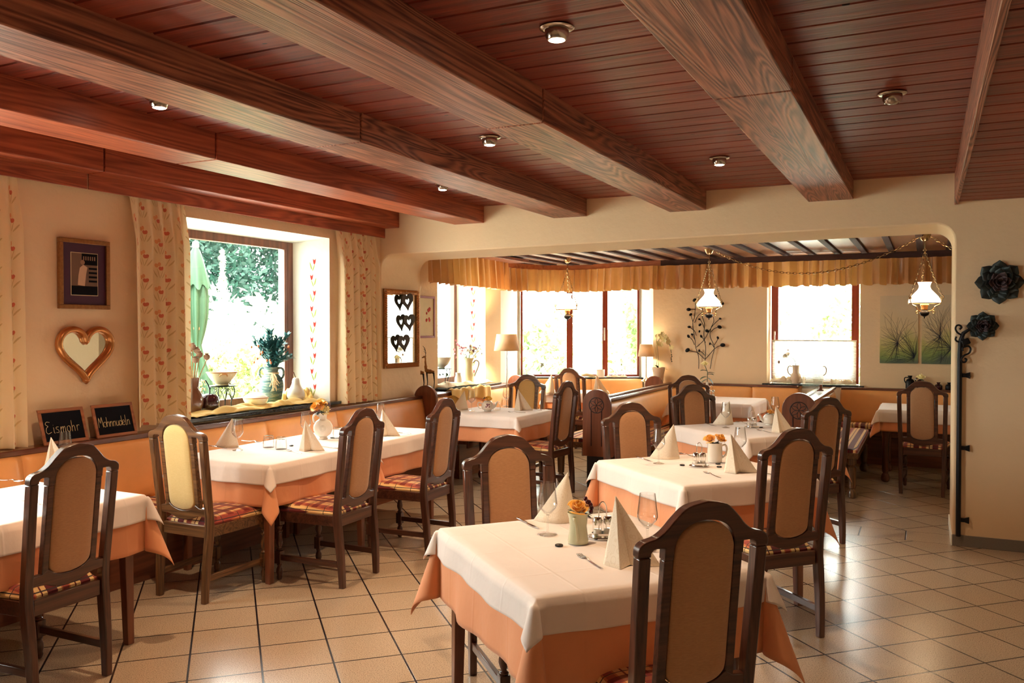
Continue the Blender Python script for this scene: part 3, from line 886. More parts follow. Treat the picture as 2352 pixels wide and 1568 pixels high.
# ------------------------------------------------------------ chairs (origin: floor between the rear feet, +Y = where the sitter faces)
def lean(z):
    return 0.035*(z/0.44)**1.5 if z < 0.44 else 0.035 - 0.115*(z-0.44)
def turned(z0, z1, r, n=20, seed=0):
    H = z1-z0
    pr = [(0.0, .62), (.03, .95), (.06, .95), (.09, .6), (.13, .55), (.2, .8), (.3, 1.0), (.38, .95), (.5, .72), (.62, .6), (.68, .62), (.72, .95), (.76, .95), (.80, .6), (.85, .58), (.9, .9), (.95, .9), (1.0, .62)]
    return [(r*q, z0+H*t) for t, q in pr]
def make_chair(kind='chair'):
    ch = kind
    t = thing('dining_chair', 'chair', 'chair', group='dining chairs')
    bl = lambda x, y, z: (x, y+lean(z), z)
    # rear legs with back posts
    for s in (-1, 1):
        m = M()
        zs = [0, 0.1, 0.22, 0.34, 0.42, 0.5, 0.62, 0.76, 0.88, 0.945]
        for z in zs:
            cx = s*(0.182+0.018*min(1, z/0.9))
            wx = 0.019 if z > 0.3 else 0.017
            dy = 0.024 if z < 0.5 else 0.020
            if z < 0.2: dy = 0.017+z*0.035
            m.v += [bl(cx-wx, -dy, z), bl(cx+wx, -dy, z), bl(cx+wx, dy, z), bl(cx-wx, dy, z)]
        for i in range(len(zs)-1):
            for k in range(4):
                k2 = (k+1) % 4
                m.f.append((i*4+k, i*4+k2, (i+1)*4+k2, (i+1)*4+k))
        m.f += [(3, 2, 1, 0), tuple(len(zs)*4-4+k for k in range(4))]
        m.build('leg', ch+'_z', t, bevel=0.005, ang=50)
    # front turned legs
    for s in (-1, 1):
        m = M(); cx, cy = s*0.198, 0.475
        m.box((cx, cy, 0.40), (0.046, 0.046, 0.10))
        m.lathe(turned(0.185, 0.352, 0.022), 16, (cx, cy, 0), caps=True)
        m.box((cx, cy, 0.145), (0.044, 0.044, 0.08))
        m.lathe([(0.012, 0.106), (0.018, 0.098), (0.012, 0.088), (0.02, 0.07), (0.022, 0.05), (0.016, 0.03), (0.019, 0.018), (0.013, 0)], 16, (cx, cy, 0))
        m.build('leg', ch+'_z', t, bevel=0.003)
    # stretchers
    for s in (-1, 1):
        M().add([(s*0.184-0.011, 0.0, 0.125), (s*0.184+0.011, 0.0, 0.125), (s*0.184+0.011, 0.0, 0.16), (s*0.184-0.011, 0.0, 0.16),
                 (s*0.198-0.011, 0.455, 0.125), (s*0.198+0.011, 0.455, 0.125), (s*0.198+0.011, 0.455, 0.16), (s*0.198-0.011, 0.455, 0.16)],
                [(0, 1, 2, 3), (7, 6, 5, 4), (0, 4, 5, 1), (3, 2, 6, 7), (0, 3, 7, 4), (1, 5, 6, 2)]).build('stretcher', ch+'_y', t, bevel=0.003)
    # seat frame
    m = M()
    m.bb(-0.165, 0.165, 0.018, 0.042, 0.375, 0.445)
    m.bb(-0.175, 0.175, 0.462, 0.484, 0.375, 0.44)
    for s in (-1, 1):
        P = [(s*0.192, 0.05), (s*0.168, 0.05), (s*0.188, 0.455), (s*0.212, 0.455)]
        if s < 0: P = P[::-1]
        m.prism(P, 0.375, 0.44, lambda a, b, q: (a, b, q))
    m.build('seat_frame', ch+'_x', t, bevel=0.003)
    # seat cushion
    m = M()
    def fs(u, v):
        y = 0.045+v*0.455
        hw = 0.176+0.044*v
        x = (u*2-1)*hw
        e = (1-abs(u*2-1)**5)*(1-abs(v*2-1)**6)
        return (x, y, 0.452+0.042*e**0.45)
    m.grid(16, 16, fs)
    m.grid(16, 16, lambda u, v: (lambda p: (p[0]*0.985, p[1], 0.441))(fs(1-u, v)))
    def rim(pr):
        P = []
        for i in range(17): P.append(pr(i/16, 0))
        for i in range(1, 17): P.append(pr(1, i/16))
        for i in range(1, 17): P.append(pr(1-i/16, 1))
        for i in range(1, 16): P.append(pr(0, 1-i/16))
        return P
    top = rim(fs); o = len(m.v); n = len(top)
    m.v += [tuple(p) for p in top] + [(p[0]*0.985, p[1], 0.441) for p in top]
    m.f += [(o+i, o+n+i, o+n+(i+1) % n, o+(i+1) % n) for i in range(n)]
    m.build('seat', 'plaid', t, ang=60)
    # back frame: crest rail, stiles, lower rail
    outer = [(p.x, p.y) for p in spline([(0.2215, 0.945), (0.2215, 0.968), (0.213, 0.983), (0.196, 0.992), (0.165, 1.000), (0.135, 1.020), (0.105, 1.052), (0.065, 1.084), (0.0, 1.097)], 4)]
    inner = [(0.181, 0.945), (0.180, 0.957), (0.174, 0.965), (0.165, 0.968), (0.134, 0.968), (0.134, 0.93), (0.104, 0.93)]
    arch = [(p.x, p.y) for p in spline([(0.104, 0.955), (0.096, 0.99), (0.072, 1.020), (0.038, 1.036), (0, 1.041)], 4)]
    right = outer[::-1] + inner + arch      # from top centre, out, down, back in to arch centre
    poly = right + [(-x, z) for x, z in right[::-1][1:-1]]
    m = M().prism(poly, -0.019, 0.019, lambda a, b, q: bl(a, q, b))
    for s in (-1, 1):
        P = [(s*0.104, 0.931), (s*0.134, 0.931), (s*0.134, 0.545), (s*0.104, 0.545)]
        if s < 0: P = P[::-1]
        m.prism(P[::-1], -0.015, 0.015, lambda a, b, q: bl(a, q, b))
    lowb = [(p.x, p.y) for p in spline([(0.182, 0.50), (0.15, 0.500), (0.11, 0.496), (0.06, 0.478), (0.0, 0.470)], 4)]
    up = [(0.182, 0.545), (0.134, 0.548), (0.104, 0.565), (0.075, 0.542), (0.04, 0.530), (0.0, 0.526)]
    right = up[::-1] + lowb
    poly = right + [(-x, z) for x, z in right[::-1][1:-1]]
    m.prism(poly, -0.016, 0.016, lambda a, b, q: bl(a, q, b))
    m.build('back_frame', ch+'_x', t, bevel=0.004, ang=50)
    # padded panel
    ol = [(p.x, p.y) for p in spline([(0.103, 0.60), (0.103, 0.75), (0.103, 0.93), (0.098, 0.975), (0.078, 1.008), (0.042, 1.030), (0, 1.036)], 5)]
    bt = [(p.x, p.y) for p in spline([(0, 0.528), (0.04, 0.533), (0.075, 0.545), (0.098, 0.568), (0.103, 0.60)], 4)]
    right = bt[:-1] + ol
    cont = right + [(-x, z) for x, z in right[::-1][1:-1]]
    n = len(cont); cz = 0.78
    m = M()
    for sgn in (1, -1):
        o = len(m.v)
        rings = [(1.0, 0.006), (0.985, 0.014), (0.93, 0.019), (0.6, 0.023), (0.25, 0.024)]
        for sc_, th in rings:
            for x, z in cont:
                m.v.append(bl(x*sc_, sgn*th, cz+(z-cz)*(1-(1-sc_)*0.45)))
        m.v.append(bl(0, sgn*0.024, cz))
        for i in range(len(rings)-1):
            for k in range(n):
                q = (o+i*n+k, o+i*n+(k+1) % n, o+(i+1)*n+(k+1) % n, o+(i+1)*n+k)
                m.f.append(q if sgn < 0 else q[::-1])
        for k in range(n):
            q = (o+4*n+k, o+4*n+(k+1) % n, o+5*n)
            m.f.append(q if sgn < 0 else q[::-1])
    half = n*5+1
    for k in range(n):
        m.f.append((k, (k+1) % n, half+(k+1) % n, half+k))
    m.build('back_panel', 'fabric_window_lit' if kind == 'oak' else 'fabric', t, ang=60)
    return t
CH = Proto(lambda: make_chair('chair'))
OAK = Proto(lambda: make_chair('oak'))
R_ = math.radians
CH.place((-3.375, 2.50, 0), R_(92), 'dark wooden dining chair closest to the left edge of the picture, back toward the viewer')
OAK.place((-3.93, 3.63, 0), R_(0), 'lighter oak dining chair with back panel coloured as window-lit, between the two window-side tables')
CH.place((-3.215, 4.40, 0), R_(91), 'dark wooden dining chair at the near end of the long window-side table')
CH.place((-3.135, 5.27, 0), R_(91), 'dark wooden dining chair at the far end of the long window-side table')
CH.place((-1.745, 3.56, 0), R_(226), 'dark wooden dining chair facing the viewer across the nearest table with the single orange rose')
CH.place((-0.605, 2.50, 0), R_(47), 'large dark dining chair in the foreground with its back to the viewer, nearest of all')
CH.place((-0.605, 4.50, 0), R_(47), 'dark dining chair with its back to the viewer at the table with two orange roses')
CH.place((-0.665, 6.58, 0), R_(49), 'dark dining chair beside the bench with the striped cushion, right of the white teapot')
CH.place((-1.77, 5.50, 0), R_(227), 'dark dining chair facing the viewer in front of the first carved bench end')
CH.place((-1.845, 7.50, 0), R_(226), 'dark dining chair facing the viewer behind the table with the white teapot')
CH.place((-2.28, 9.02, 0), R_(4), 'dark dining chair with its back to the viewer, before the tall white rose vase')
CH.place((-0.026, 8.99, 0), R_(-5), 'dark dining chair just beyond the arch at its right side, under the lit pendant lamp')
CH.place((-3.09, 7.47, 0), R_(84), 'dark dining chair seen edge-on just left of the first carved bench end')
OAK.place((-3.88, 8.32, 0), R_(176), 'light wooden dining chair behind the table with the floral teapot')
CH.place((-4.02, 9.95, 0), R_(-8), 'farthest dining chair, at the table in the bay window corner')

# ------------------------------------------------------------ tables and cloths
def make_table(w, d, legkind, loc, rotz, label, h=0.748, rail='rail'):
    t = thing('dining_table', label, 'table', loc, rotz, 'dining tables under cloths')
    M().bb(-w/2, w/2, -d/2, d/2, h-0.028, h).build('tabletop', rail+'_x', t, bevel=0.004)
    m = M()
    for s in (-1, 1):
        m.bb(-w/2+0.07, w/2-0.07, s*(d/2-0.07)-0.011, s*(d/2-0.07)+0.011, h-0.11, h-0.028)
        m.bb(s*(w/2-0.07)-0.011, s*(w/2-0.07)+0.011, -d/2+0.07, d/2-0.07, h-0.11, h-0.028)
    m.build('apron', rail+'_x', t)
    for sx in (-1, 1):
        for sy in (-1, 1):
            cx, cy = sx*(w/2-0.06), sy*(d/2-0.06)
            m = M()
            if legkind == 'square':
                a, b = 0.028, 0.019
                m.add([(cx+sx*0.01+i*b, cy+sy*0.01+j*b, 0) for i, j in ((-1, -1), (1, -1), (1, 1), (-1, 1))] + [(cx+i*a, cy+j*a, h-0.03) for i, j in ((-1, -1), (1, -1), (1, 1), (-1, 1))],
                      [(3, 2, 1, 0), (4, 5, 6, 7), (0, 1, 5, 4), (1, 2, 6, 5), (2, 3, 7, 6), (3, 0, 4, 7)])
            else:
                m.box((cx, cy, h-0.10), (0.075, 0.075, 0.145))
                m.lathe([(0.028, 0.0), (0.040, 0.012), (0.044, 0.04), (0.034, 0.075), (0.022, 0.09), (0.030, 0.10), (0.034, 0.12), (0.030, 0.30), (0.036, 0.44), (0.042, 0.52), (0.030, 0.545), (0.040, 0.56), (0.040, 0.578)], 20, (cx, cy, 0))
            m.build('leg', ('cherry_z' if legkind == 'square' else 'rail_z'), t, bevel=0.003)
    return t
def cloth(name, w, d, drop, z, mat, loc, rotz, label, group, seed=0, tilt=24, wave=0.012, cat='tablecloth', thick=0.0022, r0=0.006, skew=0.0, gap=0.0):
    """a sheet draped over a w x d top; corners hang in folds"""
    rn = random.Random(seed)
    ph = [rn.uniform(0, 6.28) for _ in range(8)]
    hang = [drop*(1+rn.uniform(-0.07, 0.07)) for _ in range(4)]
    ncw = 26; nd = 14
    us = [-w/2-drop*(1-i/nd) for i in range(nd)] + [-w/2+w*i/ncw for i in range(ncw+1)] + [w/2+drop*(i+1)/nd for i in range(nd)]
    vs = [-d/2-drop*(1-i/nd) for i in range(nd)] + [-d/2+d*i/ncw for i in range(ncw+1)] + [d/2+drop*(i+1)/nd for i in range(nd)]
    tl = math.radians(tilt)
    def pos(u, v):
        du = max(0, abs(u)-w/2); dv = max(0, abs(v)-d/2)
        su = 1 if u > 0 else -1; sv = 1 if v > 0 else -1
        zz = z
        if du == 0 and dv == 0:
            e = min(w/2-abs(u), d/2-abs(v))
            return (u, v, z+0.0008*math.sin(u*9+ph[0])*math.sin(v*8+ph[1]))
        if du > 0 and dv > 0:
            r = math.hypot(du, dv); fi = math.atan2(dv, du)/(PI/2)   # 0..1
            k = math.sin(PI*fi)
            tt = tl*k**0.75
            lim = 1.0
            az = math.radians(45 + (fi-0.5)*2*80)
            ro = r0 + gap
            hx = math.cos(az)*math.sin(tt)*r; hy = math.sin(az)*math.sin(tt)*r
            fade = min(1, r/0.03)
            x = su*(w/2 + hx + ro*math.cos(fi*PI/2)*fade + 0.0)
            y = sv*(d/2 + hy + ro*math.sin(fi*PI/2)*fade + 0.0)
            corner = int((su+1)/2*2+(sv+1)/2)
            zz = z - r*math.cos(tt) + (ro*0.5 if r > 0.02 else 0)
            # side waves continue into the corner
            return (x, y, zz)
        if du > 0:
            s_, dd, side = v, du, 0 if su > 0 else 1
        else:
            s_, dd, side = u, dv, 2 if sv > 0 else 3
        L2 = (d if du > 0 else w)/2
        edge = 1-abs(s_)/L2
        fadeb = min(1, edge*3.0)
        q = dd/drop
        out = (r0+gap)*min(1, dd/0.03) + wave*q*(1.2*math.sin(s_*11+ph[side])+0.8*math.sin(s_*23+ph[side+4]))*fadeb + 0.012*q*fadeb
        out = max(out, (r0+gap)*min(1, dd/0.03)*0.8)
        zz = z - dd + 0.003
        if dd < 0.012: zz = z - dd*0.5
        if du > 0: return (su*(w/2+out), v, zz)
        return (u, sv*(d/2+out), zz)
    m = M()
    nv = len(vs)
    for u in us:
        for v in vs:
            m.v.append(pos(u, v))
    for i in range(len(us)-1):
        for j in range(nv-1):
            m.f.append((i*nv+j, (i+1)*nv+j, (i+1)*nv+j+1, i*nv+j+1))
    o = m.build(name, mat, None, loc, rotz, ang=180, solid=thick, offset=1)
    tag(o, label, cat, group)
    return o
GO, GW = 'orange tablecloths', 'white overlay cloths'
ZT = 0.750
tabs = [  # x, y, rot, w, d, leg, key, orange drop, white drop, whether white shrink
 ('T1', -1.175, 3.075, 48, 0.86, 1.00, 'square', 'nearest table, with the single orange rose', 0.29, 0.115),
 ('T2', -1.225, 5.12, 48, 0.86, 0.96, 'square', 'second table back, with the two orange roses', 0.29, 0.125),
 ('T3', -1.31, 7.24, 50, 0.84, 0.96, 'square', 'third table back, with the white teapot', 0.29, 0.13),
 ('T4', -4.03, 4.575, 0, 0.80, 1.06, 'square', 'near half of the long window-side table', 0.26, 0.125),
 ('T4b', -4.03, 5.60, 0, 0.80, 0.94, 'square', 'far half of the long window-side table', 0.26, 0.125),
 ('T0', -3.97, 2.57, 0, 0.80, 0.96, 'square', 'table cut by the left picture edge', 0.28, 0.13),
 ('T5', -3.89, 7.64, 0, 0.84, 0.84, 'turned', 'table with the floral teapot by the narrow window', 0.25, 0.11),
 ('T6', -2.18, 10.02, 0, 0.90, 0.94, 'turned', 'table with the tall white rose vase', 0.22, 0.15),
 ('T7', 0.12, 10.0, 0, 1.10, 0.84, 'turned', 'table at the right beyond the arch, below the dandelion pictures', 0.22, 0.13),
 ('T8', -4.16, 10.50, 20, 0.80, 0.60, 'square', 'farthest table in the bay window corner', 0.2, 0.12),
]
TB = {}
for key, x, y, a, w_, d_, lk, lab, od, wd in tabs:
    TB[key] = (x, y, R_(a))
    make_table(w_, d_, lk, (x, y, 0), R_(a), 'wooden dining table, '+lab, h=0.746)
    cloth('tablecloth', w_+0.004, d_+0.004, od, 0.7475, 'cloth_orange', (x, y, 0), R_(a), 'orange tablecloth on the '+lab, GO, seed=len(lab), tilt=20, wave=0.010)
    cloth('overlay_cloth', w_+0.008, d_+0.008, wd, 0.7515, 'cloth_white', (x, y, 0), R_(a), 'white overlay cloth on the '+lab, GW, seed=len(lab)+3, tilt=24, wave=0.006, gap=0.010)
ZC = 0.7545

# ------------------------------------------------------------ benches
def bench(name, label, a, b, z_rail=0.885, seat=0.44, joints=(), rail_d=0.13, rail=True, seat_mat='plaid', side=1, group='upholstered benches', back_off=0.12, skirt=True, backz=0.845):
    """a bench from a to b; the sitter's side is to the left of a->b if side=1. a,b lie on the wall line"""
    a = Vector((*a, 0)); b = Vector((*b, 0)); L = (b-a).length
    ang = math.atan2((b-a).y, (b-a).x)
    t = thing(name, label, 'bench', tuple(a), ang, group)
    S = side
    ycoord = lambda y: S*y
    m = M()
    def bx(m, x0, x1, y0, y1, z0, z1):
        y0, y1 = sorted((S*y0, S*y1)); m.bb(x0, x1, y0, y1, z0, z1)
    if rail:
        bx(m, 0, L, 0, rail_d, z_rail-0.035, z_rail)
        m.build('rail', 'rail_x', t, bevel=0.006)
    # back cushions
    js = [0]+list(joints)+[L]
    for j0, j1 in zip(js[:-1], js[1:]):
        m = M()
        def f(u, v):
            q = v
            z = seat_z0 + (backz-seat_z0)*v
            yy = back_off-0.01 + 0.075*(1-v) - 0.004
            e = (1-abs(2*u-1)**14)**0.5*(1-abs(2*v-1)**10)**0.5
            return (j0+0.002+(j1-j0-0.004)*u, S*(yy+0.02*e-0.01), z)
        seat_z0 = 0.47
        m.grid(20, 12, f)
        o = m.build('back_cushion', 'leather', t, ang=180, solid=0.06, offset=0)
    # seat
    m = M()
    y0, y1 = back_off+0.05, back_off+seat
    m.grid(20, 8, lambda u, v: (0.004+(L-0.008)*u, S*(y0+(y1-y0)*v), 0.475-0.02*abs(2*v-1)**6))
    bxm = M(); bx(m, 0.004, L-0.004, y0, y1, 0.425, 0.453)
    m.build('seat', seat_mat, t, ang=60)
    m = M(); bx(m, 0, L, y1-0.03, y1-0.005, 0.33, 0.425); bx(m, 0, L, 0.02, y1-0.03, 0.37, 0.425)
    m.build('seat_frame', 'rail_x', t, bevel=0.003)
    if skirt:
        m = M(); bx(m, 0.01, L-0.01, 0.02, y1-0.12, 0, 0.37); m.build('base', 'cherry_x', t)
    return t
bench('window_bench', 'orange leather bench along the front window wall', (XL, 6.98+0.62), (XL, -1.4), z_rail=0.888, joints=(1.45, 2.35, 3.3, 4.4, 5.6), side=1)
bench('corner_bench', 'orange leather bench along the wall below the narrow window beyond the arch', (-5.03, 9.95), (-4.97, 7.80), z_rail=0.882, joints=(1.0,), rail_d=0.24, back_off=0.22, side=1)
bench('bay_bench', 'yellow-lit leather bench under the bay window', tuple((Wb+Vector((0.06, -0.16, 0))).xy), tuple((Wa+Vector((0.10, -0.16, 0))).xy), joints=(0.7,), rail=False, seat=0.3, side=1, back_off=0.03, backz=0.868)
bench('wall_bench', 'orange leather bench along the back wall left of the glass divider', (-1.42, YB-0.01), (-2.86, YB-0.01), z_rail=0.88, joints=(0.55,), side=1, seat=0.30)
bench('wall_bench', 'orange leather bench along the back wall below the dandelion pictures', (1.6, YB-0.01), (-0.92, YB-0.01), z_rail=0.88, joints=(1.7,), side=1, seat=0.34)

def partition(xc, y0, y1, label, rail_w=0.15, seat_right=True):
    t = thing('partition_bench', label, 'bench', (xc, y0, 0), 0, 'upholstered benches')
    L = y1-y0
    m = M()
    for s in (-1, 1):
        m.bb(s*0.075-0.022, s*0.075+0.022, 0.03, L, 0.855, 0.885)
    m.build('rail', 'rail_y', t, bevel=0.008)
    M().bb(-0.055, 0.055, 0.03, L, 0.30, 0.860).build('core', 'cherry_y', t)
    M().bb(-0.05, 0.05, 0.10, L, 0.0, 0.30).build('plinth', 'under', t)
    for s in (-1, 1):
        m = M()
        def f(u, v):
            e = (1-abs(2*u-1)**14)**0.5*(1-abs(2*v-1)**10)**0.5
            return (s*(0.062+0.07*(1-v)+0.022*e), 0.04+(L-0.05)*u, 0.47+0.375*v)
        m.grid(24, 12, f)
        m.build('back_cushion', 'leather', t, ang=180, solid=0.02*(-s), offset=0)
        m = M()
        a, b = sorted((s*0.10, s*0.50))
        m.grid(20, 8, lambda u, v: (a+(b-a)*u, 0.10+(L-0.75)*v, 0.478-0.02*abs(2*u-1)**6-0.01*abs(2*v-1)**12))
        m.bb(a, b, 0.10, L-0.65, 0.43, 0.457)
        m.build('seat', 'plaid', t, ang=60)
        m = M(); m.bb(min(a, b)-0.0, max(a, b)+0.012, 0.08, L-0.62, 0.375, 0.43)
        m.build('seat_frame', 'oak_y', t, bevel=0.004)
        for yy in (0.14, L-0.72):
            cx = s*0.455
            M().lathe([(0.028, 0.0), (0.042, 0.014), (0.044, 0.045), (0.030, 0.08), (0.024, 0.09), (0.034, 0.10), (0.038, 0.18), (0.040, 0.29), (0.028, 0.305), (0.040, 0.315), (0.040, 0.375)], 20, (cx, yy, 0)).build('leg', 'oak_z', t)
    return t
partition(-2.95, 8.02, 10.98, 'back-to-back bench running from the first carved end panel to the back wall')
partition(-1.07, 8.42, 10.98, 'back-to-back bench behind the second carved end panel, with the glass divider on its rail')

def end_panel(loc, w, label, top=0.985, bottom=0.315, grooves=True, rosette=True, foot=True, rotz=0):
    t = thing('carved_end_panel', label, 'bench end', loc, rotz, 'rounded wooden bench ends')
    r = w/2
    pts = [(-r, bottom), (-r, top-r)] + [(x, z) for x, z in arc(0, top-r, r, 180, 0, 20)][1:-1] + [(r, top-r), (r, 0.74), (r+0.01, 0.71), (r+0.055, 0.67), (r+0.06, 0.64), (r+0.06, bottom+0.05), (r+0.02, bottom)]
    if not grooves: pts = [(-r, bottom), (-r, top-r)] + arc(0, top-r, r, 180, 0, 20)[1:-1] + [(r, top-r), (r, bottom)]
    M().prism(pts[::-1], -0.022, 0.022, lambda a, b, q: (a, q, b)).build('board', 'cherry_z', t, bevel=0.005, ang=50)
    if rosette:
        m = M()
        cz, R0 = top-r-0.01, r*0.52
        m.tube([(R0*math.cos(2*PI*k/32), -0.0225, cz+R0*math.sin(2*PI*k/32)) for k in range(32)], 0.0042, 6, closed=True)
        for k in range(6):
            a = k*PI/3 + PI/6
            c_, s_ = math.cos(a), math.sin(a)
            for sg in (-1, 1):
                P = []
                for i in range(9):
                    q = i/8; rr = R0*q; off = sg*R0*0.20*math.sin(PI*q)
                    P.append((c_*rr - s_*off, -0.0225, cz + s_*rr + c_*off))
                m.tube(P, 0.0028, 5)
        m.build('rosette_carving', 'under', t)
    if grooves:
        m = M()
        for x in (-0.055, 0.055):
            m.tube([(x, -0.0225, 0.42), (x, -0.0225, 0.775)], 0.005, 8)
        m.build('groove_carving', 'board_x', t)
    if foot: M().bb(-r+0.045, r-0.01, -0.015, 0.06, 0, bottom+0.02).build('foot', 'under', t)
    return t
end_panel((-2.945, 7.99, 0), 0.295, 'carved rounded bench end with rosette, just right of the edge-on chair')
end_panel((-1.07, 8.39, 0), 0.31, 'carved rounded bench end with rosette, below the glass divider')
end_panel((-4.72, 7.63, 0), 0.27, 'dark rounded bench end beside the deer figures', top=0.995, grooves=False, rosette=False, foot=False)
end_panel((-4.79, 9.97, 0), 0.24, 'small reddish rounded bench end behind the floor lamp pole', top=0.985, grooves=False, rosette=False, foot=False)
end_panel((-3.22, 10.90, 0), 0.24, 'small rounded bench end in front of the table lamp foot', top=0.965, grooves=False, rosette=False, foot=False)

# glass divider on the second partition
t = thing('glass_divider', 'ribbed clear glass divider standing on the bench rail in front of the back window', 'divider', (-1.07, 8.55, 0.885))
m = M(); m.bb(-0.005, 0.005, 0.0, 1.85, 0.03, 0.565); m.build('glass_sheet', 'glass_edge', t, smooth=False, bevel=0.001)
for y_ in (0.10, 1.62):
    M().bb(-0.035, 0.035, y_-0.03, y_+0.03, 0.0, 0.016).box((0, y_, 0.045), (0.04, 0.035, 0.06)).build('bracket', 'cherry_z', t, bevel=0.003)
m = M()
for k in range(26): m.bb(0.0052, 0.0062, 0.02, 1.83, 0.05+k*0.0085, 0.0535+k*0.0085)
m.build('etched_lines', 'pane', t, smooth=False)

# ------------------------------------------------------------ points in the room seen at a given spot of the 2352x1568 view
_cm = cam.rotation_euler.to_matrix()
def ray(px, py):
    return _cm @ Vector(((px-1176)/1952.9, (784-py)/1952.9, -1.0))
def at(px, py, ax='z', val=ZC):
    d = ray(px, py); i = 'xyz'.index(ax); o = (0, 0, 1.6)
    t = (val-o[i])/d[i]
    return Vector((0, 0, 1.6)) + d*t

# ------------------------------------------------------------ curtains and valances
def curtain(y0, y1, z0, z1, label, seed, folds, amp=0.044, x=XL+0.027, gather=0.0):
    rn = random.Random(seed)
    L = y1-y0; cw = L*2.0
    ph = rn.uniform(0, 6)
    def f(u, v):
        uu = u + 0.02*math.sin(u*17+ph)
        w_ = 1 - gather*(v)
        y = y0 + L*(0.5+(uu-0.5)*w_)
        a = amp*(0.55+0.45*(1-v))
        q = max(0.0, uu)**1.3*folds*2*PI+ph
        lo = min(1, (1-v)*5)
        return (x + 0.040*lo + (0.011+(a-0.004)*lo)*(math.sin(q)*0.75+0.25*math.sin(2*q+1.2*v)), y + 0.012*math.cos(q)*lo, z0+(z1-z0)*v)
    m = M().grid(int(folds*16), 26, f, uv=lambda u, v: (u*cw+{1: 0.045, 2: 0.0, 3: 0.135}[seed], v*(z1-z0)*1.0))
    o = m.build('curtain', 'curtain', None, ang=180)
    return tag(o, label, 'curtain', 'tulip patterned curtains')
curtain(4.03, 4.52, 0.93, 2.50, 'cream curtain with red tulips at the left side of the large window', 1, 5)
curtain(6.28, 6.93, 0.90, 2.50, 'cream curtain with red tulips at the right side of the large window', 2, 7)
curtain(2.95, 3.25, 0.895, 2.50, 'cream tulip curtain cut by the left picture edge', 3, 3)

def valance(path, z0, z1, label, seed, pitch=0.105, amp=0.028, flare=0.0):
    rn = random.Random(seed)
    P = [Vector((*p, 0)) for p in path]
    seg = [0]
    for a, b in zip(P[:-1], P[1:]): seg.append(seg[-1]+(b-a).length)
    L = seg[-1]
    n = int(L/pitch*14)
    jit = [rn.uniform(-0.5, 0.5) for _ in range(200)]
    def base(s):
        for i in range(len(P)-1):
            if s <= seg[i+1] or i == len(P)-2:
                q = (s-seg[i])/(seg[i+1]-seg[i]); d = (P[i+1]-P[i]).normalized()
                return P[i]+(P[i+1]-P[i])*q, d
    def f(u, v):
        s = u*L
        p, d = base(s)
        nn = Vector((d.y, -d.x, 0))
        k = s/pitch + 0.16*math.sin(s*5.1+seed)+0.10*math.sin(s*13.7)
        sw = math.sin(2*PI*k)
        sh = (abs(sw)**0.6)*(1 if sw > 0 else -1)
        g = amp*(0.5+0.6*(1-v))*sh*(1+0.5*jit[int(k) % 200])
        z = z0+(z1-z0)*v + (1-v)*0.008*math.sin(2*PI*k+1+jit[int(k+.25) % 200]*2)
        p2 = p + nn*(g+flare*(1-v)) + d*(0.012*math.sin(2*PI*k*2+jit[int(k) % 200]*4))
        return (p2.x, p2.y, z)
    o = M().grid(n, 10, f).build('valance', 'satin', None, ang=180)
    return tag(o, label, 'valance', 'gold satin valances')
valance([(-4.80, 7.80), (-4.83, 8.6), (-4.86, 9.3), (-4.90, 9.93)], 2.085, 2.44, 'gold satin valance over the narrow window, darker and nearest', 3, 0.16, 0.042)
valance([(x, y-0.075) for x, y in vps], 2.10, 2.405, 'gold satin valance curving over the bay window', 5, 0.14, 0.042)
valance([(-3.14, 10.725), (0.9, 10.72)], 2.10, 2.40, 'long straight gold satin valance over the back wall window', 8, 0.145, 0.045)

# ------------------------------------------------------------ wall decor, front room
def frame_rect(w_, h_, b, d, n=None):   # in YZ plane facing +x, origin centre
    m = M()
    for (a0, a1, c0, c1) in ((-w_/2, w_/2, h_/2-b, h_/2), (-w_/2, w_/2, -h_/2, -h_/2+b), (-w_/2, -w_/2+b, -h_/2+b, h_/2-b), (w_/2-b, w_/2, -h_/2+b, h_/2-b)):
        m.bb(0, d, a0, a1, c0, c1)
    return m
t = thing('framed_photograph', 'antique gold framed black and white photograph with purple mount above the heart mirror', 'picture', (XL+0.004, 3.705, 1.942))
frame_rect(0.365, 0.445, 0.028, 0.028).build('frame', 'gold_dark', t, bevel=0.003)
M().bb(0.002, 0.014, -0.157, 0.157, -0.197, 0.197).build('mount', 'purple_mat', t, smooth=False)
M().bb(0.0145, 0.0158, -0.098, 0.098, -0.137, 0.137).build('mount_edge', 'paper', t, smooth=False)
ph = M().bb(0.0160, 0.0168, -0.094, 0.094, -0.133, 0.133).build('photo_print', plain('photo_grey', C(112, 84, 66), 0.4, var=0.2, scale=6), t, smooth=False)
m = M(); m.bb(0.0169, 0.0173, -0.094, 0.094, -0.133, -0.075); m.bb(0.0169, 0.0173, -0.02, 0.094, 0.06, 0.133)
for k in range(4): m.bb(0.0169, 0.0173, 0.03, 0.09, -0.05+k*0.027, -0.037+k*0.027)
m.build('photo_shadow', 'slate', ph, smooth=False)
m = M()
m.prism([(-0.05, -0.07), (0.0, -0.075), (0.01, 0.0), (0.02, 0.045), (-0.01, 0.06), (-0.035, 0.04), (-0.045, -0.01)], 0.0174, 0.0178, lambda a, b, q: (q, a, b))
m.build('apron_figure', plain('photo_light', C(206, 170, 140), 0.5), ph, smooth=False)
m = M().prism([(p[0], p[1]) for p in arc(-0.015, 0.075, 0.016, 0, 345, 14)], 0.0174, 0.0178, lambda a, b, q: (q, a, b))
for k in range(6): m.bb(0.0174, 0.0178, -0.01+k*0.016, -0.003+k*0.016, 0.09, 0.115)
m.build('photo_details', plain('photo_mid', C(150, 116, 90), 0.5), ph, smooth=False)

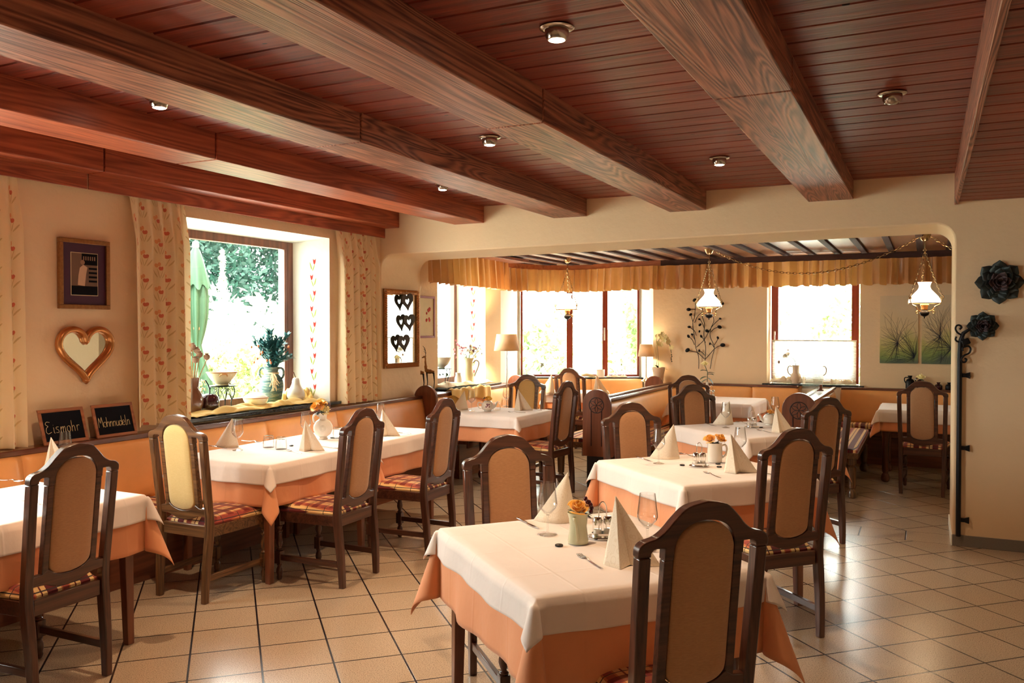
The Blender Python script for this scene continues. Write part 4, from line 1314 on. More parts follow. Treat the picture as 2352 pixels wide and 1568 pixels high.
t = thing('heart_mirror', 'heart-shaped mirror with thick gilded frame on the window wall', 'mirror', (XL+0.004, 3.705, 1.425))
def heart(n=72, s=1.0):
    pts = []
    for k in range(n):
        a = 2*PI*k/n
        x = 16*math.sin(a)**3; y = 13*math.cos(a)-5*math.cos(2*a)-2*math.cos(3*a)-math.cos(4*a)
        pts.append((x/16*s, (y+2.5)/16*s*0.97))
    return pts
HR = heart(72, 0.188)
M().tube([(0.022, a, b) for a, b in HR], 0.027, 12, closed=True, flat=0.8).build('frame', 'gold', t, ang=180)
M().prism([(a, b) for a, b in heart(72, 0.183)], 0.008, 0.012, lambda a, b, q: (q, a, b)).build('mirror_glass', 'mirror', t, smooth=False)

def strokes(m, glyphs, x0, z0, h, pitch, pf, r=0.0022):
    G = {
     'E': [[(.55, .95), (.2, 1.0), (.05, .8), (.3, .62), (.1, .5), (0, .2), (.2, 0), (.6, .12)]],
     'i': [[(.15, .5), (.15, .05), (.25, .02)], [(.15, .68), (.16, .70)]],
     's': [[(.4, .5), (.15, .5), (.1, .36), (.35, .22), (.3, .03), (.05, .05)]],
     'm': [[(.05, 0), (.08, .5), (.1, .3), (.25, .5), (.32, .4), (.33, 0)], [(.33, .3), (.48, .5), (.57, .4), (.58, 0)]],
     'o': [[(.3, .5), (.08, .42), (.05, .12), (.25, 0), (.42, .15), (.4, .42), (.28, .5)]],
     'h': [[(.08, .95), (.06, 0)], [(.07, .3), (.25, .5), (.36, .38), (.37, 0)]],
     'r': [[(.1, .5), (.1, 0)], [(.1, .3), (.25, .5), (.4, .45)]],
     'M': [[(0, 0), (.12, .95), (.3, .4), (.5, 1.0), (.6, 0)]],
     'n': [[(.08, .5), (.08, 0)], [(.08, .3), (.25, .5), (.36, .38), (.38, 0)]],
     'u': [[(.08, .5), (.08, .12), (.2, 0), (.36, .15)], [(.38, .5), (.38, 0)]],
     'd': [[(.38, .35), (.2, .5), (.05, .3), (.1, .03), (.25, .03), (.4, .2)], [(.42, .95), (.42, 0)]],
     'e': [[(.08, .27), (.38, .3), (.3, .5), (.12, .45), (.05, .2), (.2, 0), (.4, .08)]],
     'l': [[(.1, 1.0), (.1, .05), (.2, 0)]],
    }
    x = x0
    W_ = {'m': .68, 'M': .72, 'E': .66, 'i': .3, 'l': .28}
    for g in glyphs:
        for st in G[g]:
            m.tube([pf(x+p.x*h*0.8, z0+p.y*h) for p in spline(st, 3)], r, 5)
        x += W_.get(g, 0.5)*h*0.8*pitch
    return m
def chalkboard(y0, y1, label, word, h, tilt, xo, pitch):
    t = thing('chalkboard', label, 'chalkboard', (XL+0.105, (y0+y1)/2, 0.8885), R_(tilt), 'chalkboards on the bench rail')
    w_, hh = (y1-y0), 0.215
    ln = 0.30
    tf = lambda a, b, q: (q - b*ln*0.33, a - b*0.14, b)
    m = M()
    b = 0.02
    for (a0, a1, c0, c1) in ((-w_/2, w_/2, hh-b, hh), (-w_/2, w_/2, 0, b), (-w_/2, -w_/2+b, b, hh-b), (w_/2-b, w_/2, b, hh-b)):
        m.prism([(a0, c0), (a1, c0), (a1, c1), (a0, c1)], -0.012, 0.0, tf)
    m.build('frame', 'pine_y', t, bevel=0.002)
    M().prism([(-w_/2+b, b), (w_/2-b, b), (w_/2-b, hh-b), (-w_/2+b, hh-b)], -0.010, -0.005, tf).build('slate', 'slate', t, smooth=False)
    strokes(M(), word, -w_/2+b+xo, 0.068, h, pitch, lambda a, c: tf(a, c, -0.0035), 0.0013).build('chalk_writing', 'chalk', t)
chalkboard(3.36, 3.665, 'small pine-framed chalkboard reading Eismohr, left of the two', 'Eismohr', 0.072, 0, 0.012, 1.12)
chalkboard(3.725, 4.035, 'small pine-framed chalkboard reading Mohnnudeln, right of the two', 'Mohnnudeln', 0.066, 0, 0.010, 0.90)

# rope framed mirror on the arch jamb with wooden hearts
t = thing('rectangular_mirror', 'tall mirror with gilded rope frame on the arch jamb', 'mirror', (XL+0.022, 7.35, 1.59), R_(-3.6))
frame_rect(0.59, 0.80, 0.05, 0.022).build('frame', 'gold_dark', t, bevel=0.004)
m = M()
def rope(p0, p1, n):
    for k in range(n):
        q = (k+0.5)/n
        c = Vector(p0).lerp(Vector(p1), q)
        d = (Vector(p1)-Vector(p0)).normalized()
        o_ = Vector((0, d.z, -d.y))*0.020
        m.tube([c-o_-d*0.010, c+Vector((0.008, 0, 0)), c+o_+d*0.010], 0.0058, 6)
for a, b, n in (((0.022, -0.27, -0.375), (0.022, 0.27, -0.375), 30), ((0.022, -0.27, 0.375), (0.022, 0.27, 0.375), 30), ((0.022, -0.27, -0.375), (0.022, -0.27, 0.375), 42), ((0.022, 0.27, -0.375), (0.022, 0.27, 0.375), 42)):
    rope(a, b, n)
m.build('rope_moulding', 'gold', t)
M().bb(0.004, 0.008, -0.245, 0.245, -0.35, 0.35).build('mirror_glass', 'mirror', t, smooth=False)
t = thing('heart_garland', 'garland of three dark wooden hearts hanging in front of the rope-framed mirror', 'garland', (XL+0.070, 7.36, 1.59), R_(-3.6))
def hollow_heart(cy, cz, s, rot, parent, dx=0.0):
    H = [(a, b*1.15) for a, b in heart(40, s)]; Hi = [(a*0.42, b*0.42+0.002) for a, b in H]
    m = M(); n = len(H)
    ca, sa = math.cos(rot), math.sin(rot)
    def P(a, b, q): return (dx+q+0.10*a, cy+a*ca-b*sa, cz+a*sa+b*ca)
    for q in (-0.008, 0.008):
        m.v += [P(a, b, q) for a, b in H] + [P(a, b, q) for a, b in Hi]
    for k in range(n):
        k2 = (k+1) % n
        m.f += [(k, k2, n+k2, n+k), (2*n+k2, 2*n+k, 3*n+k, 3*n+k2), (k2, k, 2*n+k, 2*n+k2), (n+k, n+k2, 3*n+k2, 3*n+k)]
    return m.build('heart', 'heartwood', parent, ang=30)
for cz, cy in ((0.27, 0.03), (0.06, 0.06), (-0.15, -0.03)):
    hollow_heart(cy-0.01, cz, 0.086, R_(8), t, 0.012)
M().tube([(0.005, 0.02, 0.385), (0.005, 0.0, 0.33), (0.005, 0.02, 0.20), (0.005, 0.0, 0.1), (0.005, 0.01, -0.1)], 0.0022, 5).build('cord', 'raffia', t)

# framed flower print beyond the jamb
t = thing('framed_flower_print', 'small pink framed flower print partly hidden by the arch jamb', 'picture', (-5.046, 8.16, 1.72))
frame_rect(0.34, 0.47, 0.025, 0.018).build('frame', 'pink_frame', t, bevel=0.003)
M().bb(0.002, 0.008, -0.15, 0.15, -0.215, 0.215).build('print', 'paper', t, smooth=False)
m = M(); r_ = random.Random(4)
for k in range(9):
    cy, cz, rr = r_.uniform(-0.02, 0.07), r_.uniform(-0.05, 0.12), r_.uniform(0.012, 0.024)
    m.prism([(cy+rr*math.cos(a)*(1+0.2*math.sin(5*a)), cz+rr*math.sin(a)) for a in [2*PI*i/14 for i in range(14)]], 0.0082, 0.0088+k*0.0001, lambda a, b, q: (q, a, b))
m.build('flower_motif', 'tulip_red', t, smooth=False)

# painted tulip vines on the reveals
def vine(name, label, f, n, step, lean_=0.012):
    t = thing(name, label, 'wall painting', (0, 0, 0), 0, 'painted tulip vines')
    grn = M()
    def leafshape(m, cu, cz, L, w_, ang, d0=0.0006):
        pts = []
        for k in range(14):
            a = 2*PI*k/14
            x, y = w_*math.sin(a)*(1-0.3*math.cos(a)), L*math.cos(a)
            pts.append((cu+x*math.cos(ang)-y*math.sin(ang), cz+x*math.sin(ang)+y*math.cos(ang)))
        m.add([f(a, b, d0) for a, b in pts], [tuple(range(14))])
    for i in range(n):
        red = M()
        s = 1 if i % 2 else -1
        cz = i*step
        leafshape(red, s*0.013-0.006, cz+0.045, 0.026, 0.0055, 0.22)
        leafshape(red, s*0.013+0.006, cz+0.043, 0.026, 0.0055, -0.22, 0.0008)
        leafshape(red, s*0.013, cz+0.040, 0.022, 0.006, 0, 0.0010)
        red.build('tulip_head', 'tulip_red', t, smooth=False)
        leafshape(grn, -s*0.020, cz+0.005, 0.036, 0.006, s*0.25)
        leafshape(grn, s*0.006, cz-0.01, 0.034, 0.005, -s*0.35)
    grn.build('tulip_leaves', 'tulip_green', t, smooth=False)
# reveal plane of the large window: from (XL,6.22) to (XL-.42,6.02)
p0, p1 = Vector((XL, 6.22, 0)), Vector((XL-0.42, 6.02, 0))
dd = (p1-p0).normalized(); nn = Vector((dd.y, -dd.x, 0))
if nn.y > 0: nn = -nn
vine('painted_tulip_vine', 'red tulip vine painted on the white reveal of the large window', lambda u, z, d: tuple(p0+dd*(0.15+u)+nn*d+Vector((0, 0, z))), 9, 0.142)
for o_ in [o for o in bpy.data.objects if o.name.startswith('painted_tulip_vine')]: o_.location = (0, 0, 1.02)
q0, q1 = Vector((-5.05, 9.6, 0)), Vector((-5.47, 9.40, 0))
d2 = (q1-q0).normalized(); n2 = Vector((d2.y, -d2.x, 0))
if n2.y > 0: n2 = -n2
vine('painted_tulip_vine', 'faint red tulip vine painted on the reveal of the narrow window', lambda u, z, d: tuple(q0+d2*(0.16+u)+n2*d+Vector((0, 0, z))), 8, 0.15)
[o for o in bpy.data.objects if o.name.startswith('painted_tulip_vine') and o.parent is None][-1].location = (0, 0, 1.0)

# ------------------------------------------------------------ ceiling spotlights
def make_spot(lit=True):
    t = thing('ceiling_spotlight', 's', 'spotlight', group='ceiling spotlights')
    M().lathe([(0.060, -0.001), (0.066, -0.006), (0.060, -0.010), (0.045, -0.012), (0.043, -0.001)], 32, caps=False).build('trim_ring', 'chrome_can', t)
    M().lathe([(0.044, 0.0), (0.046, -0.018), (0.044, -0.034), (0.036, -0.048), (0.031, -0.050), (0.031, -0.044)], 32, caps=False).build('housing', 'chrome_can', t)
    M().lathe([(0.031, -0.046), (0.020, -0.053), (0.0001, -0.056)], 24, caps=False).build('bulb', 'bulb' if lit else 'chrome_can', t)
    return t
SP = Proto(make_spot)
for i, (x, y, lab) in enumerate(((-1.256, 2.965, 'large lit ceiling spotlight between the two grey-brown beams, nearest and brightest'), (-2.332, 4.486, 'lit ceiling spotlight tucked beside the middle of the second beam from the right'),
        (-1.242, 5.699, 'lit ceiling spotlight with a star glow close to the arch wall'), (-3.40, 3.018, 'lit ceiling spotlight at the far left between the window-side beams'), (-3.42, 5.78, 'lit ceiling spotlight peeping below the middle beam near the window wall'))):
    SP.place((x, y, 2.73), 0, lab)
    light('spot_lamp', 'SPOT', (x, y, 2.665), 75, (1.0, 0.70, 0.42), (0, 0, 0), spot_size=R_(120), spot_blend=0.9, shadow_soft_size=0.03)
t = make_spot(False); t.location = (-0.154, 4.499, 2.73); t.rotation_euler = (0, 0, 0)
t['label'] = 'unlit ceiling spotlight between the broad beam and the lower ceiling at the right'

# ------------------------------------------------------------ pendant lamps
def chain(m, path, r=0.009, wire=0.0022, pitch=0.026):
    P = [Vector(p) for p in path]
    seg = [0]
    for a, b in zip(P[:-1], P[1:]): seg.append(seg[-1]+(b-a).length)
    n = max(2, int(seg[-1]/pitch))
    for k in range(n):
        s = (k+0.5)/n*seg[-1]
        i = max(j for j in range(len(seg)-1) if seg[j] <= s)
        d = (P[i+1]-P[i]).normalized(); c = P[i]+d*(s-seg[i])
        side = d.cross(Vector((0, 0, 1)) if abs(d.z) < 0.9 else Vector((1, 0, 0))).normalized()
        if k % 2: side = d.cross(side).normalized()
        hl = pitch*0.68
        ring = []
        for q in range(10):
            a = 2*PI*q/10
            ring.append(c + d*hl*math.cos(a) + side*r*math.sin(a))
        m.tube(ring, wire, 4, closed=True)
    return m
def make_pendant():
    t = thing('pendant_lamp', 'p', 'pendant lamp', group='oil-lamp style pendant lamps')
    Z = 2.478
    M().lathe([(0.052, 0), (0.055, -0.006), (0.046, -0.030), (0.030, -0.058), (0.012, -0.070)], 28, (0, 0, 0)).build('ceiling_cup', 'brass', t)
    m = M(); m.tube([(0, 0, -0.06), (0, 0, -0.14)], 0.004, 8)
    m.tube([(0.013*math.cos(a), 0, -0.152+0.013*math.sin(a)) for a in [2*PI*k/14 for k in range(14)]], 0.003, 6, closed=True)
    m.build('rod', 'brass', t)
    RZ = -0.66
    for k in range(3):
        a = R_(100+120*k)
        e = Vector((0.155*math.cos(a), 0.155*math.sin(a), RZ+0.07))
        mid = Vector((0.075*math.cos(a), 0.075*math.sin(a), -0.38))
        chain(M(), spline([(0, 0, -0.16), tuple(mid), tuple(e)], 10)).build('chain', 'brass', t)
        m = M()
        ca, sa = math.cos(a), math.sin(a)
        sp = [(0.155, RZ+0.075), (0.172, RZ+0.062), (0.168, RZ+0.038), (0.150, RZ+0.04), (0.152, RZ+0.058), (0.16, RZ+0.05), (0.158, RZ+0.02), (0.142, RZ-0.012), (0.100, RZ-0.032), (0.085, RZ-0.056), (0.06, RZ-0.075), (0.035, RZ-0.078)]
        m.tube([(p.x*ca, p.x*sa, p.y) for p in spline(sp, 5)], 0.0042, 6)
        m.tube([(p.x*ca, p.x*sa, p.y) for p in spline([(0.075, RZ-0.070), (0.095, RZ-0.085), (0.090, RZ-0.10), (0.075, RZ-0.095), (0.082, RZ-0.083)], 5)], 0.0035, 6)
        m.build('scroll_arm', 'brass', t)
    M().tube([(0.142*math.cos(a), 0.142*math.sin(a), RZ-0.004) for a in [2*PI*k/40 for k in range(40)]], 0.0045, 6, closed=True).build('shade_ring', 'brass', t)
    M().lathe([(0.140, RZ+0.0), (0.143, RZ+0.012), (0.137, RZ+0.035), (0.118, RZ+0.065), (0.088, RZ+0.098), (0.060, RZ+0.128), (0.050, RZ+0.150), (0.050, RZ+0.168), (0.058, RZ+0.190), (0.064, RZ+0.200)], 40, caps=False).build('glass_shade', 'opal', t, ang=180)
    M().lathe([(0.022, RZ-0.07), (0.030, RZ-0.06), (0.030, RZ-0.035), (0.040, RZ-0.02), (0.034, RZ-0.008), (0.018, RZ+0.01), (0.016, RZ+0.06)], 24).build('burner', 'gold', t)
    M().lathe([(0.002, RZ-0.150), (0.006, RZ-0.142), (0.004, RZ-0.134), (0.012, RZ-0.130), (0.034, RZ-0.118), (0.044, RZ-0.100), (0.042, RZ-0.088), (0.030, RZ-0.078), (0.028, RZ-0.07)], 28).build('oil_bowl', 'iron', t)
    return t
PD = Proto(make_pendant)
pl = ((-4.15, 10.15, 'pendant lamp hanging in front of the bay window, its shade lost in the glare'), (-2.22, 9.68, 'lit pendant lamp in front of the metal leaf wall branch'), (-0.015, 9.10, 'lit pendant lamp at the right in front of the dandelion pictures'))
for x, y, lab in pl:
    PD.place((x, y, 2.498), 0, lab)
    light('pendant_bulb', 'POINT', (x, y, 1.86), 14, (1.0, 0.74, 0.45), shadow_soft_size=0.04)
def sag(a, b, d, n=24):
    a, b = Vector(a), Vector(b)
    return [a.lerp(b, i/n) - Vector((0, 0, d*4*(i/n)*(1-i/n))) for i in range(n+1)]
m = chain(M(), sag((-2.16, 9.67, 2.47), (-0.07, 9.11, 2.47), 0.30), 0.010, 0.0026, 0.036)
tag(m.build('swag_chain', 'brass'), 'brass chain sagging between the two lit pendant lamps', 'chain')
m = chain(M(), sag((0.04, 9.10, 2.47), (1.6, 9.3, 2.47), 0.30), 0.010, 0.0026, 0.036)
tag(m.build('swag_chain', 'brass'), 'brass chain running right from the right pendant lamp behind the arch', 'chain')

# ------------------------------------------------------------ iron bar with scrolls, metal succulents
t = thing('iron_bar_ornament', 'black wrought iron bar with scrolled top fixed to the arch edge', 'ironwork', (0, 0, 0))
M().tube([(0.222, D0-0.02, 0.075), (0.222, D0-0.02, 1.40), (0.226, D0-0.022, 1.50), (0.245, D0-0.025, 1.56), (0.285, D0-0.03, 1.59)], [0.017, 0.017, 0.016, 0.014, 0.010], 8).build('bar', 'iron', t)
m = M()
def cr(a, b): return (1850+a*0.2806, 520+b*0.2806)
A1 = [cr(*p) for p in ((1262, 842), (1278, 825), (1262, 808), (1238, 812), (1228, 838), (1245, 868), (1282, 893), (1292, 915), (1280, 938), (1248, 942), (1228, 925), (1236, 900))]
A2 = [cr(*p) for p in ((1290, 1020), (1284, 1000), (1300, 985), (1335, 980), (1352, 1002), (1340, 1035), (1300, 1055), (1275, 1085), (1285, 1108), (1308, 1108), (1318, 1088), (1302, 1078))]
for A in (A1, A2):
    P = [at(px, py, 'y', D0-0.03) for px, py in A]
    m.tube(spline([tuple(p) for p in P], 5), 0.0065, 8)
m.build('scrolls', 'iron', t)
m = M(); c = at(*cr(1312, 945), 'y', D0-0.03); m.box(c, (0.055, 0.04, 0.045), Matrix.Rotation(R_(-25), 3, 'Y')); m.build('knuckle', 'iron', t, bevel=0.008)
for z in (1.253, 0.722, 0.195):
    m = M(); m.bb(0.235, 0.262, D0-0.022, D0-0.001, z-0.014, z+0.014); m.add([(0.262, D0-0.02, z-0.014), (0.262, D0-0.002, z-0.014), (0.262, D0-0.002, z+0.014), (0.262, D0-0.02, z+0.014), (0.292, D0-0.022, z-0.024), (0.292, D0-0.002, z-0.024), (0.292, D0-0.002, z+0.024), (0.292, D0-0.022, z+0.024)], [(3, 2, 1, 0), (4, 5, 6, 7), (0, 1, 5, 4), (1, 2, 6, 5), (2, 3, 7, 6), (3, 0, 4, 7)])
    m.build('wall_clamp', 'iron', t, bevel=0.002)
def succulent(x, z, R, label):
    t = thing('metal_succulent', label, 'wall ornament', (x, D0-0.004, z), 0, 'metal succulents on the wall')
    lay = ((8, 1.0, 0.005, 'suc'), (8, 0.80, 0.018, 'suc'), (7, 0.62, 0.030, 'suc'), (6, 0.46, 0.040, 'suc2'), (5, 0.32, 0.048, 'suc2'), (4, 0.19, 0.054, 'suc2'))
    for li, (n, rr, d, mt) in enumerate(lay):
        m = M()
        for k in range(n):
            a = 2*PI*(k+li*0.37)/n
            L_ = R*rr; w_ = L_*0.42*(8/n)**0.5
            def fq(u, v):
                s = u; wd = w_*math.sin(PI*min(1, s*0.93+0.07))**0.7*(1 if s < 0.75 else 1)
                if s > 0.85: wd = w_*0.55*(1-s)/0.15
                t_ = (v*2-1)*wd
                rad = L_*s
                h_ = -d*(0.6+0.4*s) - 0.022*R/0.15*s*s*2.0*(0.6+li*0.25) + 0.4*abs(v*2-1)**2*w_*0.35
                return (rad*math.cos(a)-t_*math.sin(a), min(h_, -0.002), rad*math.sin(a)+t_*math.cos(a))
            m.grid(6, 4, fq)
        m.build('petals', mt, t, ang=180, solid=0.002, offset=0)
succulent(0.470, 1.925, 0.158, 'large grey-green metal succulent flower on the right wall')
succulent(0.368, 1.612, 0.105, 'small green metal succulent flower on the right wall, below the large one')

# ------------------------------------------------------------ far wall decor
def canvas(x0, x1, label, seed, cx, cz, cx2=None, cz2=None):
    s = N('dandelion_canvas_%d' % seed)
    tc = s.n('ShaderNodeTexCoord'); sp = s.n('ShaderNodeSeparateXYZ'); s.l(tc.outputs['Generated'], sp.inputs[0])
    n1 = s.noise(s.obj(scale=(2, 1, 2)), 2.2, 3)
    g = s.math('ADD', sp.outputs[2], s.math('MULTIPLY_ADD', n1, 0.5, -0.25))
    col = s.ramp(g, [(0.0, C(96, 110, 92)), (0.12, C(128, 150, 84)), (0.3, C(186, 182, 112)), (0.45, C(218, 196, 148)), (0.9, C(224, 202, 168))])
    s.set(col, 0.7)
    t = thing('canvas_picture', label, 'picture', (0, 0, 0), 0, 'dandelion seed canvases')
    M().bb(x0, x1, YB-0.022, YB-0.001, 1.175, 1.982).build('canvas', s.m, t, smooth=False)
    m = M(); r_ = random.Random(seed)
    def clipped(P):
        out = []
        for p in P:
            if x0+0.004 < p[0] < x1-0.004 and 1.18 < p[2] < 1.977: out.append(p)
            else: break
        return out
    for (ccx, ccz, n, Lr) in ((cx, cz, 46, 0.5),) + (((cx2, cz2, 30, 0.45),) if cx2 is not None else ()):
        for k in range(n*2):
            a = r_.uniform(R_(60), R_(300)) if k % 3 else r_.uniform(0, 2*PI)
            L_ = Lr*r_.uniform(0.5, 1.0); bend = r_.uniform(-0.6, 0.6)
            P = []
            for i in range(9):
                q = i/8; an = a+bend*q
                P.append((ccx+L_*q*math.cos(an), YB-0.0225, ccz+L_*q*math.sin(an)))
            P = clipped(P)
            if len(P) > 2: m.tube(P, [0.0028*(1-0.75*i/len(P)) for i in range(len(P))], 4, flat=0.3)
    m.build('painted_filaments', plain('ink_blue_%d' % seed, C(70, 76, 104), 0.7), t)
canvas(-0.498, -0.082, 'left dandelion seed canvas on the back wall', 3, -0.12, 1.25, -0.30, 1.42)
canvas(-0.045, 0.42, 'right dandelion seed canvas on the back wall, behind the pendant lamp', 5, 0.27, 1.36, 0.15, 1.50)

t = thing('metal_leaf_branch', 'black wire branch wall ornament with stone-like leaves between lamp and window', 'wall ornament')
cq = lambda a, b: (1480+a*0.2679, 540+b*0.2679)
m = M()
stems = [((466, 1145), (465, 1040), (440, 960), (432, 880), (415, 760), (430, 700), (440, 600), (470, 560)), ((520, 1080), (525, 960), (510, 860), (515, 760), (495, 690), (500, 600)), ((565, 1145), (580, 1050), (600, 960), (565, 870), (570, 800), (595, 740), (590, 700)),
 ((520, 1065), (560, 1020), (600, 975), (640, 950), (672, 942)), ((515, 1060), (460, 1010), (420, 997), (370, 985)), ((520, 1030), (490, 1000), (470, 990)), ((445, 960), (510, 900), (545, 840), (590, 770), (650, 715)), ((430, 940), (410, 895), (378, 866)), ((435, 900), (420, 870), (410, 850)),
 ((445, 860), (430, 820), (384, 786)), ((415, 740), (405, 700), (397, 680)), ((600, 965), (580, 935), (562, 930)), ((600, 940), (625, 900), (630, 878)), ((570, 830), (600, 800), (645, 787)), ((515, 800), (490, 740), (472, 720)), ((430, 750), (460, 690), (510, 655)), ((525, 920), (500, 880), (487, 866)), ((440, 640), (420, 635), (380, 637)), ((440, 600), (430, 560)), ((600, 620), (620, 560), (615, 525)), ((600, 690), (640, 600), (668, 582))]
yb = YB-0.03
for st in stems:
    P = [tuple(at(*cq(a, b), 'y', yb)) for a, b in st]
    m.tube(spline(P, 4), 0.0042, 6)
m.build('stems', 'iron', t)
leaves = ((672, 941, 22), (370, 985, 22), (470, 990, 12), (378, 866, 16), (410, 850, 12), (384, 786, 15), (397, 680, 15), (562, 930, 11), (630, 878, 13), (645, 787, 20), (472, 720, 11), (477, 768, 15), (472, 824, 11), (487, 866, 14), (538, 820, 18), (380, 637, 20), (430, 556, 18), (612, 525, 14), (668, 582, 18), (650, 715, 12), (500, 540, 12))
for i, (a, b, r_) in enumerate(leaves):
    c = at(*cq(a, b), 'y', yb-0.004)
    m = M(); rr = r_*0.2679/1953*10.9
    M4 = Matrix.Rotation(R_(90), 4, 'X') @ Matrix.Rotation(R_(40*(i % 5)), 4, 'Z')
    m.lathe([(rr*0.05, -0.006), (rr, -0.003), (rr*1.02, 0.003), (rr*0.6, 0.012), (0.0005, 0.015)], 16, c, sy=0.72, M4=M4)
    m.build('leaf', 'iron', t, ang=180)

# ------------------------------------------------------------ lamps on the floor and on the shelf
def lampshade(t, r0, r1, h, z0):
    M().lathe([(r0, z0), (r1, z0+h)], 40, caps=False).build('lamp_shade', 'shade', t, ang=180, solid=0.002)
t = thing('floor_lamp', 'floor lamp with drum shade and thin steel pole beside the bay window', 'lamp', (-4.68, 9.46, 0))
lampshade(t, 0.158, 0.125, 0.205, 1.315)
M().tube([(0, 0, 0.015), (0, 0, 1.40)], 0.008, 10).build('pole', 'steel', t)
M().lathe([(0.13, 0), (0.13, 0.012), (0.02, 0.02)], 32).build('base', 'steel', t)
M().ball((0, 0, 1.42), 0.03, 12).build('bulb', mk_opal('floor_lamp_bulb', 12.0), t)
light('floor_lamp_light', 'POINT', (-4.70, 9.46, 1.42), 110, (1.0, 0.76, 0.42), shadow_soft_size=0.03)
t = thing('table_lamp', 'small table lamp with tan shade and brass foot on the shelf beside the orchid', 'lamp', (-3.36, 11.0, 0.882))
lampshade(t, 0.112, 0.082, 0.16, 0.335)
M().tube([(0, 0, 0.02), (0, 0, 0.40)], 0.006, 10).build('pole', 'brass', t)
M().lathe([(0.07, 0), (0.068, 0.008), (0.03, 0.035), (0.008, 0.06)], 28).build('base', 'brass', t)
M().ball((0, 0, 0.42), 0.022, 12).build('bulb', mk_opal('table_lamp_bulb', 12.0), t)
light('table_lamp_light', 'POINT', (-3.36, 11.0, 1.30), 16, (1.0, 0.76, 0.45), shadow_soft_size=0.03)

# ------------------------------------------------------------ small things: prototypes
def make_wineglass():
    t = thing('wine_glass', 'w', 'wine glass', group='wine glasses')
    M().lathe([(0.0345, 0.0), (0.0345, 0.0015), (0.020, 0.005), (0.006, 0.010), (0.0038, 0.020), (0.0036, 0.070), (0.006, 0.082)], 36).build('foot', 'glass', t)
    M().lathe([(0.003, 0.082), (0.016, 0.090), (0.034, 0.112), (0.0395, 0.126), (0.0385, 0.140), (0.0335, 0.180), (0.0295, 0.215), (0.0288, 0.215), (0.0328, 0.180), (0.0377, 0.140), (0.0385, 0.127), (0.033, 0.113), (0.014, 0.0925), (0.0005, 0.088)], 40, caps=False).build('bowl', 'glass', t)
    return t
WG = Proto(make_wineglass)
def make_tumbler():
    t = thing('tumbler_glass', 't', 'glass', group='upturned tumblers')
    m = M(); n = 40
    prof = [(0.040, 0.0), (0.0395, 0.03), (0.037, 0.055), (0.033, 0.078), (0.030, 0.084), (0.012, 0.086)]
    m.lathe(prof, n)
    m.map(lambda x, y, z: (x*(1+0.03*math.cos(10*math.atan2(y, x))*(1 if 0.02 < z else 0.2)), y*(1+0.03*math.cos(10*math.atan2(y, x))*(1 if 0.02 < z else 0.2)), z))
    m.build('outer_glass', 'glass', t)
    M().lathe([(0.037, 0.001), (0.0365, 0.03), (0.034, 0.052), (0.029, 0.068), (0.001, 0.070)], 32, caps=False).build('inner_glass', 'glass', t)
    return t
TU = Proto(make_tumbler)
def make_napkin():
    t = thing('folded_napkin', 'n', 'napkin', group='cone-folded napkins')
    A = Vector((-0.025, 0.012, 0.205))
    def sheet(base):
        B_ = spline(base, 6)
        m = M(); nb = len(B_); nr = 10
        for i in range(nb):
            for j in range(nr+1):
                q = j/nr
                p = A.lerp(B_[i], q)
                m.v.append(tuple(p))
        for i in range(nb-1):
            for j in range(nr): m.f.append((i*(nr+1)+j, (i+1)*(nr+1)+j, (i+1)*(nr+1)+j+1, i*(nr+1)+j+1))
        return m
    sheet([(-0.062, 0.002, 0), (-0.060, -0.014, 0), (-0.038, -0.034, 0), (-0.008, -0.060, 0)]).build('front_fold', 'napkin', t, ang=180, solid=0.0022, offset=0)
    sheet([(-0.008, -0.060, 0.0), (0.010, -0.028, 0.002), (0.022, -0.010, 0.003)]).build('pleat', 'napkin', t, ang=180, solid=0.0022, offset=0)
    sheet([(0.022, -0.010, 0.003), (0.06, -0.018, 0.001), (0.118, -0.004, 0)]).build('side_fold', 'napkin', t, ang=180, solid=0.0022, offset=0)
    sheet([(0.118, -0.004, 0), (0.07, 0.035, 0), (0.0, 0.05, 0), (-0.062, 0.0, 0)]).build('back_fold', 'napkin', t, ang=180, solid=0.0022, offset=0)
    return t
NP = Proto(make_napkin)
def make_fork():
    t = thing('fork', 'f', 'fork', group='forks')
    m = M()
    P = spline([(0, -0.095, 0.003), (0, -0.05, 0.002), (0, 0.0, 0.004), (0, 0.03, 0.010), (0, 0.046, 0.008)], 5)
    n = len(P); rs = [0.0045-0.0022*math.sin(PI*min(1, i/n*1.1))**1 for i in range(n)]
    m.tube(P, [0.0055-0.003*(i/n) if i < n*0.6 else 0.0026 for i in range(n)], 8, flat=0.45)
    m.build('handle', 'steel', t)
    m = M()
    m.grid(8, 4, lambda u, v: ((v-0.5)*2*0.0115*min(1, 0.25+u*1.6), 0.044+0.026*u, 0.008-0.006*math.sin(u*2.2)+abs(v-0.5)**2*0.004))
    for k in range(4):
        x = (k-1.5)*0.0064
        m.tube([(x, 0.068, 0.0028), (x, 0.085, 0.0022), (x*0.95, 0.103, 0.006)], [0.0019, 0.0017, 0.0008], 6)
    m.build('tines', 'steel', t, solid=0.0012, offset=0)
    return t
FK = Proto(make_fork)
def make_knife():
    t = thing('table_knife', 'k', 'knife', group='table knives')
    m = M().tube([(0, -0.11, 0.005), (0, -0.10, 0.006), (0, -0.03, 0.0055), (0, -0.008, 0.0045)], [0.004, 0.0065, 0.0052, 0.0038], 10, flat=0.62)
    m.build('handle', 'steel', t)
    M().prism([(-0.004, -0.01), (0.004, -0.01), (0.0085, 0.01), (0.0095, 0.06), (0.007, 0.085), (-0.002, 0.105), (-0.0045, 0.10)], 0.0025, 0.0042, lambda a, b, q: (a, b, q)).build('blade', 'steel', t)
    return t
KN = Proto(make_knife)
